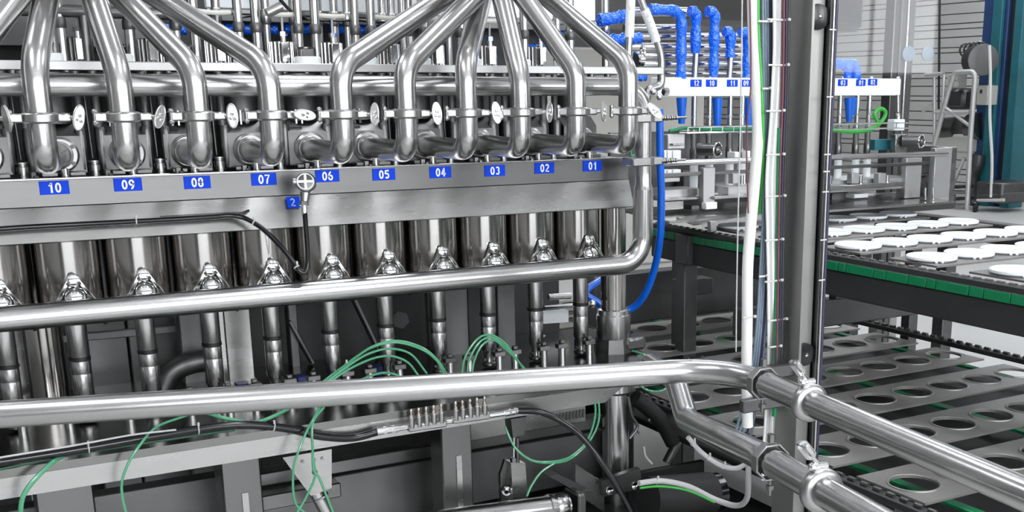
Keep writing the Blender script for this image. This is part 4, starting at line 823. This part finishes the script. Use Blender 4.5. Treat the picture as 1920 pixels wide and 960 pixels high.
for x in (3.36, 1.90):
    MB().bx(x, x+.03, 1.5, 4.8, .585, .605, .003).build('chain_guard', deep_m, t)
    for k in range(70): y = 1.6+k*.045; MB().cyl((x+.015, y, .608), (x+.015, y+.024, .608), .007, n=8).build('chain_link', satin_m, t)
for x, w in ((2.12, .03), (2.78, .04), (3.28, .03)): MB().bx(x-w/2, x+w/2, 1.5, 4.8, .545, .555, .002).build('belt_strip', belt_m, t)
MB().bx(1.92, 3.38, 1.2, 5.0, .50, .52, .004).build('shade_sheet', murk_m, t)  # dark sheet over the floor, stands in for shade under the slats
for (x, y) in ((1.95, 1.9), (3.36, 3.6), (3.36, 1.9), (1.95, 4.4)): MB().bx(x-.025, x+.025, y-.025, y+.025, 0, .585, .004).build('leg', dark_m, t)
for k in range(14): x = 2.5+.11*k; MB().ball((2.62+.013*(k % 7), 1.98+.02*(k//7), .525), .007, 8).build('pale_pellet', whitecov_m, t)
t = thing('cross_member', 'dark square beam on a leg under the upper conveyor, left of the cables', 'machine frame', (2.4, 3.9, 0))
MB().bx(2.25, 3.1, 3.86, 3.94, .64, .84, .004).build('beam', dark_m, t)
MB().bx(2.44, 2.50, 3.55, 3.61, .0, 1.0, .004).build('leg', dark_m, t); MB().bx(2.42, 2.56, 3.5, 3.58, .80, .86, .004).build('joint_block', dark_m, t)
t = thing('support_beam', 'dark level beam with round cylinder under the upper conveyor, right of the steel post', 'machine frame', (3.0, 3.2, .7))
MB().bx(2.44, 3.45, 3.16, 3.22, .70, .80, .004).build('beam', dark_m, t)
xx = aY(1580, 560, 3.2).x
MB().cyl((xx, 3.18, .8), (xx, 3.18, .96), .022, n=24).build('polished_cylinder', barrel_m, t); MB().bx(xx-.07, xx-.035, 3.16, 3.2, .8, .96).bx(xx+.04, xx+.10, 3.16, 3.2, .8, .96).build('bracket_plate', dark_m, t)
MB().bx(3.40, 3.45, 3.3, 3.35, 0, 1.0, .004).build('leg', dark_m, t)
hose('grey_wire', deep_m, .004, [(1605, 555, 3.2), (1622, 558, 3.2), (1636, 570, 3.2), (1642, 580, 3.2)], 'thin dark wire bending above the level beam right of the post', 'wire')
# ================================================================== POST WITH CABLES
t = thing('steel_post', 'tall square steel post with black knobs and thin conduit, right of the cable bundles', 'post', (1.64, 1.95, 0))
xa, xc, xb = 1.636, 1.640, 1.698
MB().bx(xa, xc+.003, 1.912, 1.99, 0, 2.6, .001).build('left_profile', post_m, t)
MB().bx(xc+.003, xb-.010, 1.93, 1.99, 0, 2.6, .003).build('front_profile', post_m, t)
MB().bx(xb-.007, xb, 1.918, 1.99, 0, 2.6, .002).build('edge_strip', satin_m, t)
MB().cyl((xb-.004, 1.912, 0), (xb-.004, 1.912, 2.6), .0030, n=10).build('conduit', pipe_m, t); MB().cyl((xb+.004, 1.914, 0), (xb+.004, 1.914, 2.6), .0042, n=10).build('dark_conduit', cnavy_m, t)
for py in (32, 660):
    p = aY(1517, py, 1.94); p.x = 1.6640
    k_ = MB().lathe([(.0265, 0), (.0265, .004), (.025, .009), (.010, .011)], (p.x, 1.9295, p.z), (0, -1, 0), 36).build('knob', knob_m, t, label='round black knob')
    MB().lathe([(.0042, .010), (.0042, .012), (.002, .0125)], (p.x, 1.9295, p.z), (0, -1, 0), 14).build('screw', chrome_m, k_)
for py in (55, 182, 290, 322, 360, 450, 525): p = aY(1534, py, 1.91); MB().box((xb-.012, 1.9045, p.z), (.018, .003, .003), .001).build('cable_tie', tie_m, t)
pa = onrun(1.765); MB().bx(1.46, 1.64, 1.925, 1.945, .93, .96, .003).build('hanger_arm', dark_m, t)
MB().bx(1.50, 1.64, 1.93, 1.95, .86, .89, .003).build('lower_arm', dark_m, t)
yc = 1.99
def cable(name, m_, r, pts, lab, grp=None, cat='cable'): return hose(name, m_, r, [(a, b, y) for a, b, y in pts], lab, cat, grp, 10)
cable('white_conduit', cwhite_m, .0125, [(1411, -40, yc), (1413, 60, yc), (1418, 160, yc), (1421, 250, yc), (1416, 330, yc), (1408, 420, yc), (1402, 500, yc), (1401, 600, yc), (1400, 700, yc), (1402, 800, yc)], 'thick white conduit, leftmost of the hanging cables')
cable('green_cable', cgreen_m, .0042, [(1421, -40, yc-.01), (1422, 60, yc-.01), (1427, 150, yc-.01), (1430, 240, yc-.01), (1430, 320, yc), (1425, 400, yc+.01)], 'green cable bordering the thick white conduit')
for k in range(5): cable('slate_cable', cslate_m if k != 3 else cnavy_m, .0032, [(1430+k*4.5, -40, yc), (1431+k*4.5, 100, yc), (1434+k*3.5, 240, yc), (1431+k*3.5, 400, yc), (1427+k*4, 480, yc), (1420+k*4, 600, yc), (1408+k*5, 700, yc+.02), (1385+k*7, 790, yc+.05), (1372+k*8, 830, yc+.06)], 'slate blue cable, %s strand of the bundle beside the green cable' % ORD[k], 'slate blue cable bundle')
for k in range(7): cable('grey_cable', cgrey_m if k % 3 else cwhite_m, .0034, [(1451+k*3.6, -40, yc-.02), (1452+k*3.4, 80, yc-.02), (1449+k*3.2, 150, yc-.02), (1445+k*3, 230, yc-.02), (1438+k*3, 330, yc-.02), (1439+k*2.8, 430, yc-.02), (1441+k*2.6, 560, yc-.02), (1440+k*3.0, 700, yc), (1432+k*5, 840, yc), (1430+k*6, 900, yc)], 'pale grey cable, %s strand of the bundle nearest the post' % ORD[k], 'pale grey cable bundle')
for k, (px, m_) in enumerate(((1469, cred_m), (1474, cnavy_m), (1478, deep_m))): cable('thin_cable', m_, .0032, [(px+1, -40, yc-.03), (px-1, 150, yc-.03), (px-6, 300, yc-.03), (px-9, 420, yc-.03), (px-11, 560, yc-.03), (px-13, 690, yc-.03)], 'thin %s cable tied flat against the left side of the post' % ['dark red', 'navy', 'black'][k])
cable('green_flat_cable', belt_m, .006, [(1462, 240, yc-.025), (1460, 330, yc-.025), (1458, 450, yc-.025), (1456, 560, yc-.025), (1455, 690, yc-.025), (1452, 780, yc-.02)], 'dark green cable running down between the grey bundle and the post')
cable('red_wire', cred_m, .0017, [(1405, -40, yc-.02), (1408, 150, yc-.02), (1400, 250, yc-.02), (1403, 400, yc-.02)], 'thin dark red wire left of the white conduit')
cable('steel_wire', cgrey_m, .0016, [(1392, -40, yc-.02), (1389, 200, yc-.02), (1384, 400, yc-.02), (1381, 560, yc-.02), (1380, 660, yc-.02)], 'very thin grey wire hanging left of all the cables')
for k, (px, py, w) in enumerate([(1458, 37, .055), (1458, 122, .05), (1452, 208, .045), (1432, 40, .03), (1436, 166, .02), (1452, 290, .045), (1452, 368, .05), (1450, 450, .045), (1449, 527, .045), (1456, 600, .05), (1452, 650, .03), (1430, 518, .02), (1403, 595, .03)]):
    p = aY(px, py, yc-.03); tag(MB().box(p, (w, .003, .004), .001).box(p+Vector((w/2, -.004, .001)), (.007, .007, .006), .002).build('cable_tie', tie_m), 'pale cable tie across the hanging cables, %s of thirteen listed downward by group' % (ORD+['thirteenth'])[k], 'cable tie', 'cable ties on the hanging cables')
hose('striped_cable', cgrey_m, .0075, [(1198, 906, 2.3), (1240, 902, 2.3), (1290, 912, 2.28), (1340, 936, 2.25), (1380, 948, 2.2), (1400, 935, 2.15), (1403, 890, 2.1), (1402, 860, 2.1)], 'pale grey cable looping low along the bottom right of the column', 'cable', ties=(.12,))
hose('green_edge_cable', cgreen_m, .003, [(1200, 915, 2.29), (1240, 912, 2.29), (1290, 920, 2.27), (1340, 942, 2.24)], 'thin bright green cable just under the looping pale cable', 'cable')
hose('grey_cable', cgrey_m, .006, [(1290, 820, 2.15), (1315, 848, 2.15), (1350, 872, 2.12), (1380, 878, 2.1), (1402, 868, 2.1)], 'grey cable tied under the second tube', 'cable', ties=(.1, .35, .55))
# second post with guard pane
t = thing('far_post', 'bright square steel post with round pane clips between second filler and wall', 'post', (3.98, 4.0, 0))
MB().bx(3.905, 3.945, 4.0, 4.06, 0, 3.2, .004).build('left_profile', satin_m, t); MB().bx(3.950, 3.985, 4.0, 4.06, 0, 3.2, .004).build('middle_profile', dark_m, t); MB().bx(3.99, 4.04, 4.0, 4.06, 0, 3.2, .006).build('right_profile', pipe_m, t)
for px, m_ in ((1703, cslate_m), (1739, cslate_m)): p = aY(px, 101, 3.99); MB().lathe([(.034, 0), (.034, .006), (.028, .009)], p, (-.2, -1, 0), 30).build('pane_clip', m_, t)
t = thing('guard_pane', 'clear guard pane hung on the steel post in front of the lids', 'pane', (1.72, 1.96, .7))
MB().bx(1.70, 2.5, 1.955, 1.961, 1.30, 2.5, .001).build('pane', gl, t)
# ================================================================== BACKGROUND RIGHT
XF = 12.0
t = thing('step_ladder', 'pale aluminium step ladder with handrail standing by the wall', 'ladder', aX(1820, 395, XF))
L = lambda a, b, r=.03: MB().cyl(aX(*a, XF), aX(*b, XF), r, n=10)
MB().tube(fillet([aX(1748, 285, XF), aX(1778, 172, XF), aX(1790, 136, XF), aX(1829, 134, XF), aX(1820, 250, XF), aX(1813, 395, XF)], .08), .035, 10).build('rail_frame', ladder_m, t)
for a, b in (((1752, 211), (1818, 211)), ((1770, 200), (1818, 236)), ((1735, 140), (1770, 138)), ((1752, 145), (1752, 280)), ((1770, 140), (1767, 211)), ((1790, 360), (1812, 360)), ((1787, 385), (1810, 385)), ((1787, 345), (1808, 295)), ((1730, 208), (1750, 196))): L(a, b, .025).build('bar', ladder_m, t)
for py in (350, 372): MB().beam(aX(1788, py, XF), aX(1812, py, XF), .3, .04).build('step', deep_m, t)
c = aX(1829, 391, XF-.1); MB().ring(c, (.6, -.8, 0), .08, .03, 24, 8).cyl(c-Vector((.02, -.02, 0)), c+Vector((.02, -.02, 0)), .03).build('wheel', knob_m, t)
t = thing('painted_column', 'tall teal and blue painted column with dark grooves near the wall', 'column', (XF+.6, 10.4, 0))
YF = lambda px: aX(px, 200, XF+.6).y
for a, b, m_, dx in ((1831, 1850, tblue_m, 0), (1850, 1868, teal_m, -.03), (1868, 1875, tblue_m, .02), (1875, 1888, deep_m, .08), (1888, 1904, teal_m, 0)):
    MB().bx(XF+.6+dx, XF+.9, YF(b), YF(a), 0, 4.3, .01).build('painted_strip', m_, t)
tag(MB().bx(XF+.4, XF+.6, aX(1850, 200, XF+.4).y, aX(1829, 200, XF+.4).y, aX(1840, 197, XF+.4).z, aX(1840, 160, XF+.4).z, .01).build('switch_box', box_m), 'pale switch box with small dark slot on the blue column', 'switch box')
tag(MB().bx(XF+.39, XF+.4, aX(1842, 170, XF+.4).y, aX(1838, 170, XF+.4).y, aX(1840, 175, XF+.4).z, aX(1840, 168, XF+.4).z, .005).build('box_slot', deep_m), 'small dark slot plate on the pale switch box', 'slot')
tag(MB().bx(XF+.3, XF+.5, aX(1804, 150, XF+.4).y, aX(1785, 150, XF+.4).y, aX(1795, 165, XF+.4).z, aX(1795, 138, XF+.4).z, .01).cyl(aX(1792, 146, XF+.28), aX(1792, 146, XF+.32), .03).cyl(aX(1792, 158, XF+.28), aX(1792, 158, XF+.32), .04).build('socket_box', box_m), 'pale socket box with two round openings behind the ladder rail', 'socket box')
t = thing('cable_drum', 'dark hose drum with chrome disc high on the blue column', 'reel', aX(1835, 115, XF+.2))
c = aX(1842, 112, XF+.2)
MB().lathe([(.20, 0), (.20, .05), (.12, .06)], c, (-.5, -.8, 0), 28).build('disc', dark_m, t); MB().lathe([(.12, -.3), (.2, -.28), (.2, -.02), (.12, 0)], c, (-.5, -.8, 0), 28).build('spool', deep_m, t)
for k in range(4): MB().ring(c+Vector((.1+.05*k, .15+.12*k, .14)), (-.6, -.8, 0), .09, .015, 18, 6).build('hose_turn', satin_m, t)
MB().box(aX(1826, 116, XF+.15), (.1, .12, .14), .02).build('hub', box_m, t)
hose('white_wall_cable', cwhite_m, .02, [aX(1855, 85, XF), aX(1857, 140, XF), aX(1856, 220, XF), aX(1860, 300, XF), aX(1858, 370, XF)], 'white cable hanging straight down in front of the dark groove', 'cable')
hose('dark_wall_cable', deep_m, .018, [aX(1762, -40, XF+1.5), aX(1761, 100, XF+1.5), aX(1760, 205, XF+1.5)], 'dark cable hanging down the cladding right of the far post', 'cable')
t = thing('motor', 'grey rounded motor with conduit behind the ladder', 'motor', aX(1795, 230, XF+.6))
MB().bx(XF+.5, XF+.9, aX(1815, 200, XF+.6).y, aX(1775, 200, XF+.6).y, aX(1795, 205, XF+.6).z, aX(1795, 165, XF+.6).z, .05).build('housing', dark_m, t)
MB().cyl(aX(1773, 245, XF+.6), aX(1800, 243, XF+.6), .18, n=24).cyl(aX(1820, 238, XF+.6), aX(1842, 236, XF+.6), .18, n=24).build('drum', satin_m, t)
MB().box(aX(1795, 268, XF+.6), (.3, .7, .25), .03).build('base_block', box_m, t)
MB().tube(spline([aX(1835, 290, XF+.5), aX(1832, 310, XF+.5), aX(1824, 335, XF+.5), aX(1822, 380, XF+.5)]), .09, 14).build('bent_duct', dark_m, t)
t = thing('pale_canister', 'pale vertical canister on the wall at the right edge', 'tank', aX(1900, 320, XF+1))
MB().lathe([(.10, -.45), (.17, -.38), (.18, 0), (.17, .30), (.08, .38)], aX(1897, 300, XF+1), ZV, 24).build('shell', cgrey_m, t)
MB().tube(spline([aX(1905, 285, XF+.8), aX(1895, 296, XF+.8), aX(1902, 306, XF+.8), aX(1893, 318, XF+.8)]), .02, 8).build('bright_hose', cwhite_m, t)
t = thing('warning_lamp', 'small pale lamp on a dark bracket at the right edge', 'lamp', aX(1901, 180, XF+1))
MB().lathe([(.05, 0), (.05, .14), (.02, .2)], aX(1901, 170, XF+1), ZV, 18).build('lens', whitecov_m, t); MB().lathe([(.13, -.05), (.14, 0), (.12, .03)], aX(1901, 172, XF+1), ZV, 20).build('base', box_m, t); MB().box(aX(1902, 190, XF+1), (.15, .15, .25), .03).build('bracket', deep_m, t)
tag(MB().bx(XF, XF+.6, aX(1880, 350, XF).y, aX(1830, 350, XF).y, 0.12, aX(1850, 341, XF).z, .02).build('grey_cabinet', dark_m), 'low grey cabinet at the foot of the painted column', 'cabinet')
tag(MB().cyl(aX(1832, 376, XF-.1), aX(1883, 375, XF-.1), .02, n=8).build('bumper_bar', ladder_m), 'thin bright bumper bar in front of the low grey cabinet', 'bar')
tag(MB().bx(3.2, 7.0, 7.5, 8.3, 2.02, 2.6, .05).build('air_duct', satin_m), 'big dull steel duct high behind the blue pipes', 'duct')
tag(MB().bx(2.0, 6.3, 8.8, 8.9, 0, 1.9, .02).build('partition', box_m), 'plain grey partition far behind the second filler', 'partition')
